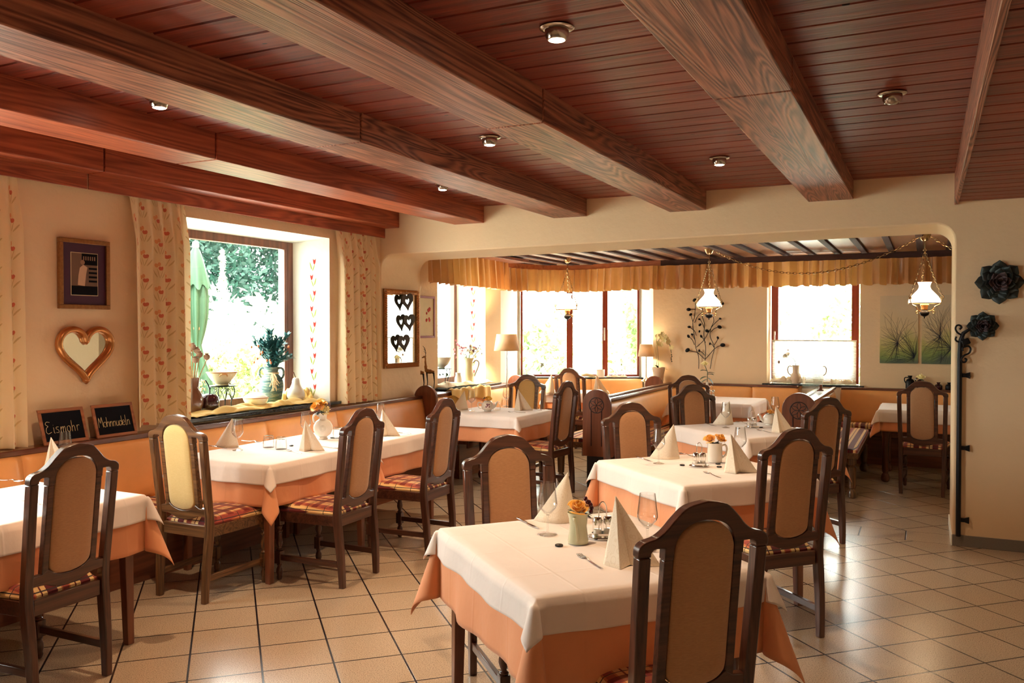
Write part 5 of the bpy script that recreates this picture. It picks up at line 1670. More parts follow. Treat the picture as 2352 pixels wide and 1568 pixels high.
def make_disc():
    o = M().lathe([(0.012, 0.0), (0.016, 0.002), (0.016, 0.006), (0.013, 0.008), (0.0005, 0.0075)], 20).build('dark_disc', 'black')
    return tag(o, 'd', 'table decoration', 'small dark table decorations')
DC = Proto(make_disc)
def make_menage():
    t = thing('cruet_stand', 'c', 'cruet set', group='chrome cruet stands')
    M().lathe([(0.052, 0.012), (0.054, 0.009), (0.040, 0.004), (0.040, 0.0), (0.030, 0.0)], 36, sx=1.15, sy=0.85).lathe([(0.040, 0.004), (0.040, 0.024), (0.0395, 0.024), (0.0395, 0.006)], 36, sx=1.1, sy=0.72, caps=False).build('tray', 'chrome', t)
    m = M()
    m.tube(spline([(-0.014, 0.0, 0.005), (-0.015, 0, 0.09), (-0.015, 0, 0.125), (-0.008, 0, 0.142), (0, 0, 0.147), (0.008, 0, 0.142), (0.015, 0, 0.125), (0.015, 0, 0.09), (0.014, 0, 0.005)], 5), 0.0026, 8)
    m.build('handle', 'chrome', t)
    for s in (-1, 1):
        j = M().lathe([(0.017, 0.006), (0.019, 0.010), (0.0185, 0.062)], 20, (s*0.022, 0.006*s, 0)).build('jar', 'glass', t)
        M().lathe([(0.0155, 0.008), (0.0165, 0.011), (0.016, 0.038), (0.001, 0.039)], 20, (s*0.022, 0.006*s, 0)).build('filling', 'porcelain', j)
        M().lathe([(0.0195, 0.058), (0.020, 0.070), (0.017, 0.084), (0.014, 0.088), (0.003, 0.089)], 20, (s*0.022, 0.006*s, 0)).build('cap', 'chrome', j)
    return t
MN = Proto(make_menage)

def rose(m, c, r, seed=0, up=(0, 0, 1), n=16):
    rn = random.Random(seed)
    c = Vector(c); R3 = Vector((0, 0, 1)).rotation_difference(Vector(up)).to_matrix()
    for k in range(n):
        q = k/(n-1)
        rad = r*(0.12+0.72*q); a0 = k*2.4; span = 1.5+0.6*(1-q); hgt = r*(1.25-0.55*q); tilt_ = 0.05+0.75*q*q
        def f(u, v):
            a = a0+(u-0.5)*span
            rr = rad*(0.55+0.45*v**0.6) + tilt_*r*0.45*v**2
            z = -0.45*r + hgt*v*(1-0.18*(2*u-1)**2) - 0.25*r*q*v**3
            return tuple(c + R3 @ Vector((rr*math.cos(a), rr*math.sin(a), z)))
        m.grid(6, 6, f)
    return m
def leaf(m, base, dirv, L, w_, droop=0.3):
    base = Vector(base); d = Vector(dirv).normalized()
    side = d.cross(Vector((0, 0, 1)))
    if side.length < 0.05: side = Vector((1, 0, 0))
    side.normalize(); upv = side.cross(d)
    def f(u, v):
        ww = w_*math.sin(PI*min(1, u*0.96+0.04))**0.8*(2*v-1)
        return tuple(base + d*(L*u) + side*ww + upv*(0.25*abs(ww) - 0.0) - Vector((0, 0, droop*L*u*u)))
    m.grid(7, 2, f)
    return m
def daisy(m, c, r, n=12, up=(0, 0, 1), cup=0.2):
    c = Vector(c); R3 = Vector((0, 0, 1)).rotation_difference(Vector(up)).to_matrix()
    for lay in range(2):
        for k in range(n):
            a = 2*PI*(k+lay*0.5)/n
            def f(u, v):
                w_ = r*0.22*math.sin(PI*min(1, u*0.9+0.1))**0.6*(2*v-1)
                x = r*(0.15+0.85*u)*(1-0.2*lay)
                return tuple(c + R3 @ Vector((x*math.cos(a)-w_*math.sin(a), x*math.sin(a)+w_*math.cos(a), cup*r*u*(1+lay))))
            m.grid(3, 1, f)
    return m

CAMR = R_(25.96)
def yaw_of(px): return CAMR - math.atan((px-1176)/1952.9)

# glasses
for px, py, lab in ((1258, 1228, 'wine glass on the nearest table, left of the green jug with the orange rose'),
        (1487, 1262, 'wine glass on the nearest table, right of the cruet stand'),
        (1513, 1064, 'wine glass left on the table with two orange roses'), (1700, 1058, 'wine glass right on the table with two orange roses, behind the napkin'),
        (1667, 982, 'wine glass in front of the left napkin on the white teapot table'), (1780, 965, 'wine glass behind the right napkin on the white teapot table'),
        (546, 1034, 'wine glass at the near left of the long window-side table'), (702, 1012, 'wine glass behind the front napkin beside the round white jug'), (874, 985, 'wine glass at the far end of the long window-side table'),
        (1083, 944, 'wine glass left of the floral teapot'), (1163, 934, 'wine glass right of the floral teapot'), (150, 1072, 'wine glass half hidden behind the leftmost chair')):
    p = at(px, py)
    WG.place((p.x, p.y, ZC), 0, lab)
for px, py, lab in ((617, 1027, 'upturned ribbed tumbler, left one of the touching pair on the long table'), (646, 1031, 'upturned ribbed tumbler, right one of the touching pair on the long table'),
        (776, 1006, 'upturned tumbler right of the round white jug'), (1141, 941, 'upturned tumbler just right of the floral teapot spout'), (1160, 932, 'upturned tumbler behind the other one near the floral teapot')):
    p = at(px, py); TU.place((p.x, p.y, ZC), 0, lab)
# napkins: front = fold toward the viewer
F_, B2 = CAMR, CAMR+PI
for px, py, rz, sc_, lab in ((1432, 1296, F_-0.15, 1.12, 'tall cone napkin in front on the nearest table, right of the fork'),
        (1290, 1196, B2-0.10, 1.05, 'napkin behind the wine glass at the back of the nearest table'),
        (1690, 1084, F_-0.1, 1.08, 'cone napkin in front on the table with two orange roses'),
        (1537, 1052, B2-0.1, 1.08, 'napkin behind the left wine glass on the table with two orange roses'),
        (1790, 992, F_-0.1, 1.02, 'cone napkin in front on the white teapot table'),
        (1668, 974, B2-0.1, 1.0, 'napkin behind the left wine glass on the white teapot table'),
        (528, 1026, B2-0.15, 1.0, 'napkin behind the near left wine glass on the long table'),
        (708, 1034, F_-0.1, 1.0, 'cone napkin in front of the round white jug'),
        (885, 1000, F_-0.05, 1.0, 'cone napkin at the far end of the long window-side table'),
        (1062, 940, B2-0.1, 0.95, 'napkin left on the table with the floral teapot'),
        (1196, 942, F_+0.05, 1.05, 'cone napkin right on the table with the floral teapot'),
        (125, 1085, F_, 1.0, 'napkin half hidden behind the leftmost chair'),
        (1262, 903, B2, 1.15, 'left napkin on the farthest table in the bay corner'), (1375, 905, F_, 1.15, 'right napkin on the farthest table in the bay corner')):
    p = at(px, py); NP.place((p.x, p.y, ZC), rz, lab, scale=(sc_, sc_, sc_*(1.05 if sc_ > 1.1 else 1.0)))
# cutlery: from handle end to tip
def lay(proto, a, b, L, lab):
    pa, pb = at(*a), at(*b)
    d = pb-pa; c = (pa+pb)/2
    proto.place((c.x, c.y, ZC), math.atan2(-d.x, d.y), lab)
lay(FK, (1394, 1314), (1322, 1270), 0, 'fork in front on the nearest table')
lay(KN, (1184, 1190), (1243, 1217), 0, 'knife at the far left edge of the nearest table')
lay(KN, (1590, 1296), (1548, 1275), 0, 'knife behind the chair back on the nearest table')
lay(FK, (1340, 1186), (1384, 1198), 0, 'fork behind the cruet stand on the nearest table')
lay(FK, (1667, 1102), (1609, 1081), 0, 'fork in front on the table with two orange roses')
lay(KN, (1456, 1048), (1506, 1063), 0, 'knife at the left edge of the table with two orange roses')
lay(FK, (1600, 1050), (1565, 1042), 0, 'fork behind the cruet stand on the table with two orange roses')
lay(KN, (1775, 1092), (1735, 1083), 0, 'knife right of the napkin on the table with two orange roses')
lay(FK, (1776, 995), (1735, 986), 0, 'fork in front on the white teapot table')
lay(KN, (1614, 972), (1650, 980), 0, 'knife at the left edge of the white teapot table')
lay(FK, (1722, 973), (1695, 969), 0, 'fork behind the cruet stand on the white teapot table')
lay(FK, (704, 1044), (650, 1032), 0, 'fork in front of the upturned tumblers on the long table')
lay(KN, (472, 1024), (528, 1031), 0, 'knife at the near left of the long window-side table')
lay(FK, (555, 1012), (598, 1016), 0, 'fork behind the upturned tumblers on the long table')
lay(KN, (772, 1030), (740, 1026), 0, 'knife right of the front napkin on the long table')
lay(KN, (938, 997), (912, 993), 0, 'knife at the far end of the long window-side table')
lay(FK, (1206, 948), (1170, 946), 0, 'fork in front on the table with the floral teapot')
lay(KN, (1238, 942), (1212, 940), 0, 'knife right on the table with the floral teapot')
lay(FK, (-14, 1102), (48, 1106), 0, 'fork lying farther back on the leftmost table')
lay(FK, (106, 1162), (36, 1144), 0, 'fork lying nearer on the leftmost table')
for px, py, lab in ((1284, 1254, 'small dark disc left of the green jug on the nearest table'), (1567, 1069, 'small dark disc left of the cruet stand on the table with two orange roses'),
        (1649, 1066, 'small dark disc right of the rose mug, farther one'), (1652, 1073, 'small dark disc right of the rose mug, nearer one'),
        (1696, 984, 'small dark disc left of the cruet stand on the white teapot table'), (1748, 982, 'small dark disc between cruet stand and white teapot'),
        (669, 1024, 'small dark piece right of the upturned tumblers'), (763, 1006, 'small dark piece behind the foot of the round white jug'), (1372, 1238, 'small dark disc right of the green jug, before the cruet stand')):
    p = at(px, py); DC.place((p.x, p.y, ZC), 0.4, lab)
for px, py, rz, lab in ((1384, 1236, 0.5, 'chrome cruet stand on the nearest table, between green jug and napkin'), (1606, 1072, 0.45, 'chrome cruet stand in front of the mug with two orange roses'),
        (1727, 982, 0.4, 'chrome cruet stand left of the white teapot'), (1634, 912, 0.4, 'small chrome cruet stand beside the tall white rose vase')):
    p = at(px, py); MN.place((p.x, p.y, ZC), rz, lab)

# ------------------------------------------------------------ vases on the tables
p = at(1328, 1247)
t = thing('green_jug', 'pale green jug with an orange rose and dark berries on the nearest table', 'jug', (p.x, p.y, ZC), CAMR)
M().lathe([(0.030, 0.0), (0.039, 0.002), (0.041, 0.012), (0.036, 0.045), (0.034, 0.070), (0.037, 0.100), (0.043, 0.122), (0.041, 0.122), (0.035, 0.100), (0.032, 0.070), (0.0005, 0.06)], 40, caps=False).build('body', 'ceramic_green', t)
M().tube(spline([(-0.020, -0.034, 0.108), (-0.018, -0.050, 0.104), (-0.012, -0.052, 0.085), (-0.008, -0.044, 0.05), (-0.005, -0.037, 0.018)], 6), 0.006, 10, flat=0.7).build('handle', 'ceramic_green', t)
p0_ = Vector((p.x, p.y, ZC))
def posy(label, name, loc, cat='flower', rz=CAMR):
    return thing(name, label, cat, loc, rz)
t = posy('orange rose with dark red berries standing in the green jug', 'rose_posy', p0_)
rose(M(), (0.000, -0.008, 0.145), 0.040, 3, (0.1, -0.45, 0.9)).build('rose_bloom', 'rose_or', t, ang=180, solid=0.0008, offset=0)
for k, (x, y, z) in enumerate(((0.036, 0.0, 0.163), (0.048, -0.006, 0.152), (0.044, 0.012, 0.158), (0.053, 0.004, 0.138), (0.030, 0.014, 0.172), (0.050, -0.008, 0.126))):
    M().ball((x, y, z), 0.0085, 12, 1.2).build('berry', 'berry', t)
m = M()
for d in ((1, 0, .1), (.8, -.4, .0), (-.8, -.1, .7), (.9, .3, -.1), (-.6, -.6, .5)): leaf(m, (0.012*d[0], 0, 0.115), d, 0.045, 0.012)
m.build('leaves', 'leaf_dark', t, ang=180)
m = M()
for d in ((-.7, -.3, .8), (-.95, -.2, .6)): leaf(m, (-0.018, 0, 0.118), d, 0.036, 0.007, -0.1)
m.build('pale_bud', 'rose_cream', t, ang=180)
M().tube([(0, 0, 0.061), (0.004, -0.004, 0.13)], 0.003, 6).build('stem', 'leaf', t)

p = at(1640, 1062)
t = thing('white_mug', 'round-bellied white mug holding two orange roses', 'mug', (p.x, p.y+0.02, ZC), CAMR)
M().lathe([(0.038, 0), (0.044, 0.004), (0.048, 0.04), (0.046, 0.08), (0.044, 0.118), (0.046, 0.122), (0.042, 0.120), (0.044, 0.05), (0.0005, 0.04)], 40, caps=False).build('body', 'porcelain', t)
M().tube(spline([(0.045, 0, 0.105), (0.066, 0, 0.108), (0.076, 0, 0.085), (0.070, 0, 0.05), (0.046, 0, 0.028)], 6), 0.006, 10).build('handle', 'porcelain', t)
t = posy('two orange roses with dark leaves in the round-bellied white mug', 'rose_posy', (p.x, p.y+0.02, ZC))
rose(M(), (-0.036, -0.01, 0.150), 0.038, 5, (-0.35, -0.4, 0.85)).build('rose_bloom', 'rose_or', t, ang=180, solid=0.0008, offset=0)
rose(M(), (0.038, 0.0, 0.152), 0.038, 8, (0.4, -0.3, 0.85)).build('rose_bloom', 'rose_or', t, ang=180, solid=0.0008, offset=0)
m = M()
for d in ((0, -1, .2), (.5, -.8, .1), (-.3, -.9, .0), (1, 0, .3), (-1, 0, .2)): leaf(m, (0, 0, 0.122), d, 0.04, 0.012)
m.build('leaves', 'leaf_dark', t, ang=180)
M().tube([(0, 0, 0.041), (-0.02, 0, 0.135)], 0.003, 6).tube([(0, 0, 0.041), (0.022, 0, 0.135)], 0.003, 6).build('stems', 'leaf', t)

def teapot(name, lab, px, py, r, flip=1, motif=False):
    p = at(px, py)
    t = thing(name, lab, 'teapot', (p.x, p.y, ZC), CAMR)
    M().lathe([(r*0.55, 0), (r*0.6, 0.004), (r*0.55, 0.01), (r*0.9, r*0.35), (r*1.03, r*0.85), (r*0.92, r*1.3), (r*0.62, r*1.6), (r*0.55, r*1.66), (r*0.5, r*1.6), (r*0.3, r*1.3)], 36, caps=False).build('body', 'porcelain', t)
    M().tube(spline([(-flip*r*0.95, 0, r*1.25), (-flip*r*1.45, 0, r*1.45), (-flip*r*1.6, 0, r*1.0), (-flip*r*1.35, 0, r*0.55), (-flip*r*0.97, 0, r*0.5)], 6), r*0.09, 8).build('handle', 'porcelain', t)
    M().tube(spline([(flip*r*0.85, 0, r*0.6), (flip*r*1.25, 0, r*0.9), (flip*r*1.45, 0, r*1.35), (flip*r*1.72, 0, r*1.6)], 6), [r*0.26-r*0.15*i/18 for i in range(19)], 10).build('spout', 'porcelain', t)
    if motif:
        m = M()
        for k, (a, z) in enumerate(((0, 0.95), (0.25, 1.15), (-0.2, 0.8), (0.3, 0.8), (-0.05, 1.2))):
            x = r*a; c = Vector((x, -math.sqrt(max(0.01, 1.03-a*a))*r*1.0, r*z))
            m.lathe([(0.008, 0), (0.0005, 0.0015)], 9, c, M4=Matrix.Rotation(R_(90), 4, 'X'))
        m.build('painted_flowers', 'rose_purple', t)
    return (p.x, p.y, ZC), t
loc, _ = teapot('floral_teapot', 'white porcelain teapot with painted purple flower, used as a flower vase', 1120, 944, 0.062, 1, True)
t = posy('yellow-orange bloom with dark berries in the floral teapot', 'flower_posy', loc)
daisy(M(), (0.01, -0.01, 0.125), 0.042, 14, (0.1, -0.5, 0.8)).build('bloom', 'amber', t, ang=180)
m = M()
for k in range(6): m.ball((-0.04+0.006*k, -0.01, 0.128+0.006*(k % 3)), 0.006, 8)
m.build('berries', 'black', t)
m = M()
for k in range(5): leaf(m, (0, 0, 0.10), (math.cos(k*1.3), math.sin(k*1.3), .4), 0.04, 0.01)
m.build('leaves', 'leaf_dark', t, ang=180)
loc, _ = teapot('white_teapot', 'plain white teapot with spout to the left behind the cone napkin', 1768, 976, 0.058, -1)
t = posy('small orange rose in the plain white teapot', 'rose_posy', loc)
rose(M(), (0.0, -0.01, 0.118), 0.028, 11, (0, -0.4, 0.9)).build('rose_bloom', 'rose_or', t, ang=180, solid=0.0008, offset=0)
m = M()
for k in range(6): leaf(m, (0, 0, 0.095), (math.cos(k), math.sin(k), .4), 0.05, 0.012)
m.build('leaves', 'leaf', t, ang=180)

p = at(742, 1008)
t = thing('round_jug', 'round flat white jug with raised sunburst on the long table', 'jug', (p.x, p.y, ZC), CAMR+0.15)
m = M().lathe([(0.0005, -0.073), (0.03, -0.067), (0.055, -0.049), (0.070, -0.02), (0.073, 0.0), (0.070, 0.02), (0.055, 0.049), (0.03, 0.067), (0.0005, 0.073)], 36, (0, 0, 0.085), sy=0.55)
m.lathe([(0.034, 0.0), (0.038, 0.004), (0.030, 0.018)], 28, sy=0.8).lathe([(0.030, 0.150), (0.028, 0.165), (0.030, 0.19), (0.036, 0.205), (0.033, 0.203), (0.026, 0.17)], 28, caps=False, sy=0.8)
m.build('body', 'ceramic_cream' if False else 'porcelain', t)
m = M()
for k in range(20):
    a = 2*PI*k/20
    m.tube([(0.008*math.cos(a), -0.0405, 0.085+0.008*math.sin(a)), (0.024*math.cos(a), -0.0395, 0.085+0.024*math.sin(a))], [0.0015, 0.0026], 5)
m.build('sunburst_relief', 'porcelain', t)
M().tube(spline([(-0.030, 0, 0.175), (-0.055, 0, 0.19), (-0.072, 0, 0.17), (-0.068, 0, 0.135), (-0.052, 0, 0.125)], 6), 0.007, 10).build('handle', 'porcelain', t)
M().tube([(0, -0.018, 0.006), (0, -0.02, 0.02)], 0.02, 8).build('foot', 'porcelain', t) if False else None
t = posy('bunch of yellow-orange and cream flowers in the round white jug', 'flower_bouquet', (p.x, p.y, ZC))
daisy(M(), (-0.045, -0.03, 0.240), 0.046, 16, (-0.5, -0.6, 0.6), 0.35).build('bloom', 'rose_or', t, ang=180)
daisy(M(), (-0.02, 0.0, 0.272), 0.038, 14, (-0.1, -0.3, 0.9), 0.3).build('bloom', 'amber', t, ang=180)
daisy(M(), (0.004, 0.01, 0.265), 0.034, 12, (0.2, -0.3, 0.8), 0.3).build('bloom', 'amber', t, ang=180)
rose(M(), (-0.055, 0.0, 0.262), 0.034, 7, (-0.6, -0.3, 0.7), 14).build('bloom', 'amber', t, ang=180)
rose(M(), (-0.022, -0.035, 0.248), 0.034, 12, (-0.1, -0.7, 0.7), 14).build('bloom', 'rose_or', t, ang=180)
rose(M(), (0.022, -0.03, 0.222), 0.038, 6, (0.3, -0.7, 0.6), 12).build('bloom', 'rose_cream', t, ang=180)
m = M()
r_ = random.Random(3)
for k in range(14): m.ball((0.035+r_.uniform(-.02, .03), r_.uniform(-.03, .02), 0.25+r_.uniform(-.02, .025)), 0.0055, 8)
m.build('berries', 'berry', t)
m = M()
for k in range(7): leaf(m, (-0.01, -0.01, 0.205), (math.cos(k*0.9+2.5), math.sin(k*0.9+2.5), 0.15), 0.055, 0.016, 0.5)
m.build('leaves', 'leaf_dark', t, ang=180)
M().tube([(0, 0, 0.16), (-0.01, 0, 0.22)], 0.012, 8).build('stems', 'leaf', t)

p = at(1624, 915)
t = thing('slim_vase', 'slim white bud vase on the table between the carved bench ends', 'vase', (p.x, p.y, ZC), CAMR)
M().lathe([(0.030, 0), (0.033, 0.01), (0.030, 0.06), (0.018, 0.14), (0.015, 0.19), (0.019, 0.20), (0.014, 0.198), (0.012, 0.15)], 28, caps=False).build('body', 'porcelain', t)
def rose_stem(loc, zt, lab, rr=0.045):
    t = posy(lab, 'cut_rose', loc)
    rose(M(), (-0.03, 0, zt), rr, 4, (-0.1, -0.2, 1)).build('rose_bloom', 'rose_cream', t, ang=180, solid=0.001, offset=0)
    M().tube([(0, 0, 0.15), (0.005, 0, zt*0.75), (-0.03, 0, zt-0.02)], 0.004, 6).build('stem', 'leaf', t)
    m = M()
    for d, z in (((-1, -.2, -.1), 0.62), ((.7, -.4, -.6), 0.60), ((1, 0, .3), 0.72), ((-.8, -.2, .3), 0.78), ((.5, -.5, .2), 0.68), ((-.9, .1, -.4), 0.55)): leaf(m, (0.0, 0, zt*z), d, 0.095, 0.032, 0.3)
    m.build('leaves', 'leaf', t, ang=180)
rose_stem((p.x, p.y, ZC), 0.42, 'cream rose with broad green leaves in the slim bud vase')
p = at(2122, 925)
t = thing('slim_vase', 'white vase hidden behind the chair just beyond the arch', 'vase', (p.x, 9.9, ZC), CAMR)
M().lathe([(0.030, 0), (0.036, 0.01), (0.034, 0.10), (0.022, 0.16), (0.025, 0.18), (0.019, 0.178), (0.016, 0.15)], 28, caps=False).build('body', 'porcelain', t)
rose_stem((p.x, 9.9, ZC), 0.33, 'cream rose with drooping leaves on the table behind the arch-side chair')

# ------------------------------------------------------------ large window sill still life
ZS = 0.936
def drape(name, lab, mat, pts, width, seed, z, h=0.05, group='draped cloths', nseg=60, fall=None):
    """crumpled cloth along a path"""
    rn = random.Random(seed); ph = [rn.uniform(0, 6.28) for _ in range(8)]
    P = spline(pts, 10)
    n = len(P)-1
    def f(u, v):
        i = min(int(u*n), n-1); q = u*n-i
        p = P[i].lerp(P[i+1], q); d = (P[min(i+1, n)]-P[i]).normalized(); s = Vector((-d.y, d.x, 0))
        w_ = (v-0.5)*width*(1+0.15*math.sin(u*13+ph[3]))
        e = min(1, 6*min(v, 1-v))*min(1, 12*min(u, 1-u))
        a = math.sin(u*34+ph[0]+3.0*v+1.5*math.sin(u*9+v*5)); b = math.sin(u*15+ph[1]-5*v); c = math.sin(v*9+u*21+ph[2])
        hh = h*(0.30+0.30*abs(a)**0.7+0.35*max(0, b)+0.12*c)*(0.25+0.75*e)
        return (p.x+s.x*w_, p.y+s.y*w_, z+max(0.002, hh))
    o = M().grid(nseg*2, 22, f).build(name, mat, None, ang=180, solid=0.002, offset=1)
    return tag(o, lab, 'cloth', group)
drape('draped_cloth', 'crumpled yellow cloth along the sill of the large garden window', 'cloth_yellow', [(-4.90, 4.58), (-4.93, 4.9), (-4.91, 5.3), (-4.96, 5.6), (-4.92, 5.9), (-4.97, 6.17)], 0.17, 2, 0.934, 0.055)
drape('draped_cloth', 'heap of yellow cloth behind the white pear', 'cloth_yellow', [(-5.12, 5.80), (-5.10, 6.0), (-5.0, 6.14)], 0.14, 6, 0.934, 0.12, nseg=24)

t = thing('brown_vase', 'brown glazed bulbous vase at the left end of the large window sill', 'vase', (-5.0, 4.735, ZS))
M().lathe([(0.045, 0), (0.05, 0.004), (0.062, 0.03), (0.076, 0.085), (0.078, 0.115), (0.066, 0.16), (0.045, 0.195), (0.042, 0.215), (0.048, 0.262), (0.052, 0.285), (0.048, 0.285), (0.040, 0.23)], 36, caps=False).build('body', 'brown_glass', t)
t = posy('dried poppy heads on pale stems in the brown vase', 'dried_poppies', (-5.0, 4.735, ZS))
r_ = random.Random(12)
for k, (dx, dy, z) in enumerate(((0.06, -.02, 0.44), (0.02, 0.03, 0.47), (-0.02, -.03, 0.44), (0.10, 0.02, 0.42), (-0.06, 0.0, 0.45), (-0.03, 0.03, 0.48), (0.04, -0.05, 0.40), (-0.07, -0.03, 0.41), (0.0, 0.0, 0.50))):
    M().tube([(dx*0.1, dy*0.1, 0.10), (dx*0.5, dy*0.5, 0.3), (dx, dy, z)], 0.0032, 6).build('stem', 'stem', t)
    M().lathe([(0.004, 0), (0.018, 0.008), (0.025, 0.024), (0.021, 0.040), (0.010, 0.047), (0.016, 0.050), (0.017, 0.054), (0.0005, 0.052)], 18, (dx, dy, z-0.004)).build('seed_head', 'poppy', t)
t = thing('glazed_apple', 'dark purple glazed ceramic apple with long curved stem on the large sill', 'ornament', (-4.985, 4.885, ZS))
M().lathe([(0.0005, 0.008), (0.03, 0.0), (0.055, 0.012), (0.074, 0.05), (0.078, 0.09), (0.068, 0.13), (0.045, 0.150), (0.02, 0.146), (0.0005, 0.135)], 36).build('body', 'purple', t)
M().tube(spline([(0, 0, 0.135), (0.005, 0, 0.18), (0.0, -0.01, 0.22), (-0.01, -0.03, 0.26)], 6), 0.005, 8).build('stem', 'iron_green', t)
t = thing('glass_flask', 'small clear bottle with dried flowers behind the purple apple', 'bottle', (-5.11, 4.93, ZS))
M().lathe([(0.02, 0), (0.024, 0.01), (0.022, 0.08), (0.010, 0.12), (0.012, 0.16)], 20, caps=False).build('body', 'glass', t)
t = posy('dried pale flower sprig in the small clear bottle', 'dried_sprig', (-5.11, 4.93, ZS))
M().tube([(0, 0, 0.02), (0, 0, 0.22)], 0.002, 5).build('stem', 'stem', t)
m = M(); r_ = random.Random(2)
for k in range(26): m.ball((r_.uniform(-.022, .022), r_.uniform(-.02, .02), 0.17+r_.uniform(0, .085)), 0.007, 6)
m.build('florets', 'rose_cream', t)

def wire_stand(loc, r, h, lab, leaves_=False):
    t = thing('wire_plant_stand', lab, 'stand', loc, 0.3, 'iron wire stands on the sills')
    M().lathe([(0.0005, h-0.008), (r, h-0.008), (r+0.004, h), (0.0005, h)], 36).build('top_plate', 'iron_green', t)
    for k in range(4):
        a = PI/4+k*PI/2; ca, sa = math.cos(a), math.sin(a)
        pts = [(r*0.9, h-0.01), (r*0.98, h*0.7), (r*0.72, h*0.35), (r*0.80, h*0.1), (r*0.92, 0.003)]
        M().tube([(p.x*ca, p.x*sa, p.y) for p in spline(pts, 6)], 0.0042, 7).build('leg', 'iron_green', t)
    m = M()
    for k in range(4):
        a0 = PI/4+k*PI/2; a1 = a0+PI/2
        A_ = Vector((r*0.76*math.cos(a0), r*0.76*math.sin(a0), h*0.40)); B_ = Vector((r*0.76*math.cos(a1), r*0.76*math.sin(a1), h*0.40))
        mid = (A_+B_)/2*1.1 + Vector((0, 0, h*0.42))
        m.tube(spline([tuple(A_), tuple((A_+mid)/2+Vector((0, 0, h*0.12))), tuple(mid), tuple((B_+mid)/2+Vector((0, 0, h*0.12))), tuple(B_)], 5), 0.0028, 6)
        for s in (-1, 1):
            c = mid + (B_-A_).normalized()*s*0.022 + Vector((0, 0, 0.014)); e = (B_-A_).normalized()
            m.tube([tuple(c+e*0.013*math.cos(q)+Vector((0, 0, 0.013*math.sin(q)))) for q in [2*PI*i/12 for i in range(12)]], 0.0022, 5, closed=True)
        if leaves_:
            for s in (-0.5, 0, 0.5):
                c = mid+(B_-A_)*s*0.5-Vector((0, 0, 0.03)); leaf(m, c, (B_-A_)*s+Vector((0, 0, -0.02+0.001)), 0.03, 0.010, 0)
    m.build('scrollwork', 'iron_green', t)
    return t
wire_stand((-5.035, 5.07, ZS), 0.100, 0.205, 'dark wire stand with scrolled legs on the large window sill')
t = thing('oval_bowl', 'white footed bowl with gilded handles on the dark wire stand', 'bowl', (-5.035, 5.07, ZS+0.206), 0.9)
M().lathe([(0.052, 0.0), (0.056, 0.003), (0.050, 0.010), (0.085, 0.045), (0.110, 0.085), (0.120, 0.108), (0.116, 0.108), (0.080, 0.052), (0.0005, 0.02)], 40, sx=1.0, sy=0.8, caps=False).build('body', 'ceramic_cream', t)
M().lathe([(0.1205, 0.100), (0.1215, 0.108), (0.119, 0.109)], 40, sx=1.0, sy=0.8, caps=False).build('gold_rim', 'gold', t)
for s in (-1, 1):
    M().tube(spline([(-0.03, s*0.080, 0.075), (-0.02, s*0.100, 0.090), (0.02, s*0.100, 0.090), (0.03, s*0.080, 0.075)], 6), 0.004, 8).build('handle', 'gold', t)
t = thing('lidded_tureen', 'pale cream lidded tureen in the middle of the large window sill', 'tureen', (-4.965, 5.37, ZS+0.012), 0.6)
M().lathe([(0.058, 0.0), (0.062, 0.004), (0.072, 0.012), (0.098, 0.055), (0.103, 0.075), (0.098, 0.075)], 40, sy=0.85).build('body', 'ceramic_cream', t)
M().lathe([(0.102, 0.074), (0.098, 0.082), (0.070, 0.104), (0.030, 0.118), (0.012, 0.122)], 40, sy=0.85).build('lid', 'porcelain', t)
M().tube(spline([(-0.016, 0, 0.118), (-0.016, 0, 0.142), (0, 0, 0.150), (0.016, 0, 0.142), (0.016, 0, 0.118)], 5), 0.006, 8).build('lid_handle', 'porcelain', t)
M().lathe([(0.1035, 0.072), (0.105, 0.075), (0.1035, 0.078)], 40, sy=0.85, caps=False).build('gold_rim', 'gold', t)
t = thing('green_urn', 'large weathered green two-handled urn with ribbed body on the large window sill', 'urn', (-5.055, 5.66, ZS), 0.4)
M().lathe([(0.070, 0.0), (0.074, 0.006), (0.082, 0.05), (0.096, 0.12), (0.100, 0.17), (0.094, 0.215), (0.076, 0.245), (0.060, 0.262), (0.055, 0.285), (0.060, 0.315), (0.068, 0.328), (0.062, 0.328), (0.050, 0.29)], 44, caps=False).build('body', 'urn', t)
m = M()
for s in (-1, 1):
    m = M().tube(spline([(s*0.056, 0, 0.312), (s*0.085, 0, 0.318), (s*0.104, 0, 0.295), (s*0.104, 0, 0.255), (s*0.086, 0, 0.225)], 6), 0.0095, 10); m.build('handle', 'urn', t)
m = M()
for k in range(9): m.lathe([(0.0775+0.019*min(1, k/5)-(0.0 if k < 7 else 0.004), 0.03+k*0.022), (0.0835+0.0175*min(1, k/5)-(0.0 if k < 7 else 0.004), 0.034+k*0.022), (0.0775+0.019*min(1, k/5)-(0.0 if k < 7 else 0.004), 0.038+k*0.022)], 40, caps=False)
m.build('ribs', 'urn', t)
m = M(); r_ = random.Random(9)
m.lathe([(0.064, 0.268), (0.067, 0.274), (0.063, 0.282)], 30, caps=False)
for k in range(34):
    a = -1.0+r_.uniform(-.20, .20); L_ = r_.uniform(0.06, 0.15)
    c = Vector((0.070*math.cos(a), 0.070*math.sin(a), 0.272)); o_ = Vector((math.cos(a), math.sin(a), 0))
    m.tube([c, c+o_*0.035+Vector((r_.uniform(-.02, .02), 0, -L_*0.4)), c+o_*0.040+Vector((r_.uniform(-.03, .03), 0, -L_))], 0.0018, 4)
m.build('raffia_tie', 'raffia', t)
t = posy('bushy blue-green leaf bouquet with orange rosehips in the green urn', 'leaf_bouquet', (-5.055, 5.66, ZS), 'foliage')
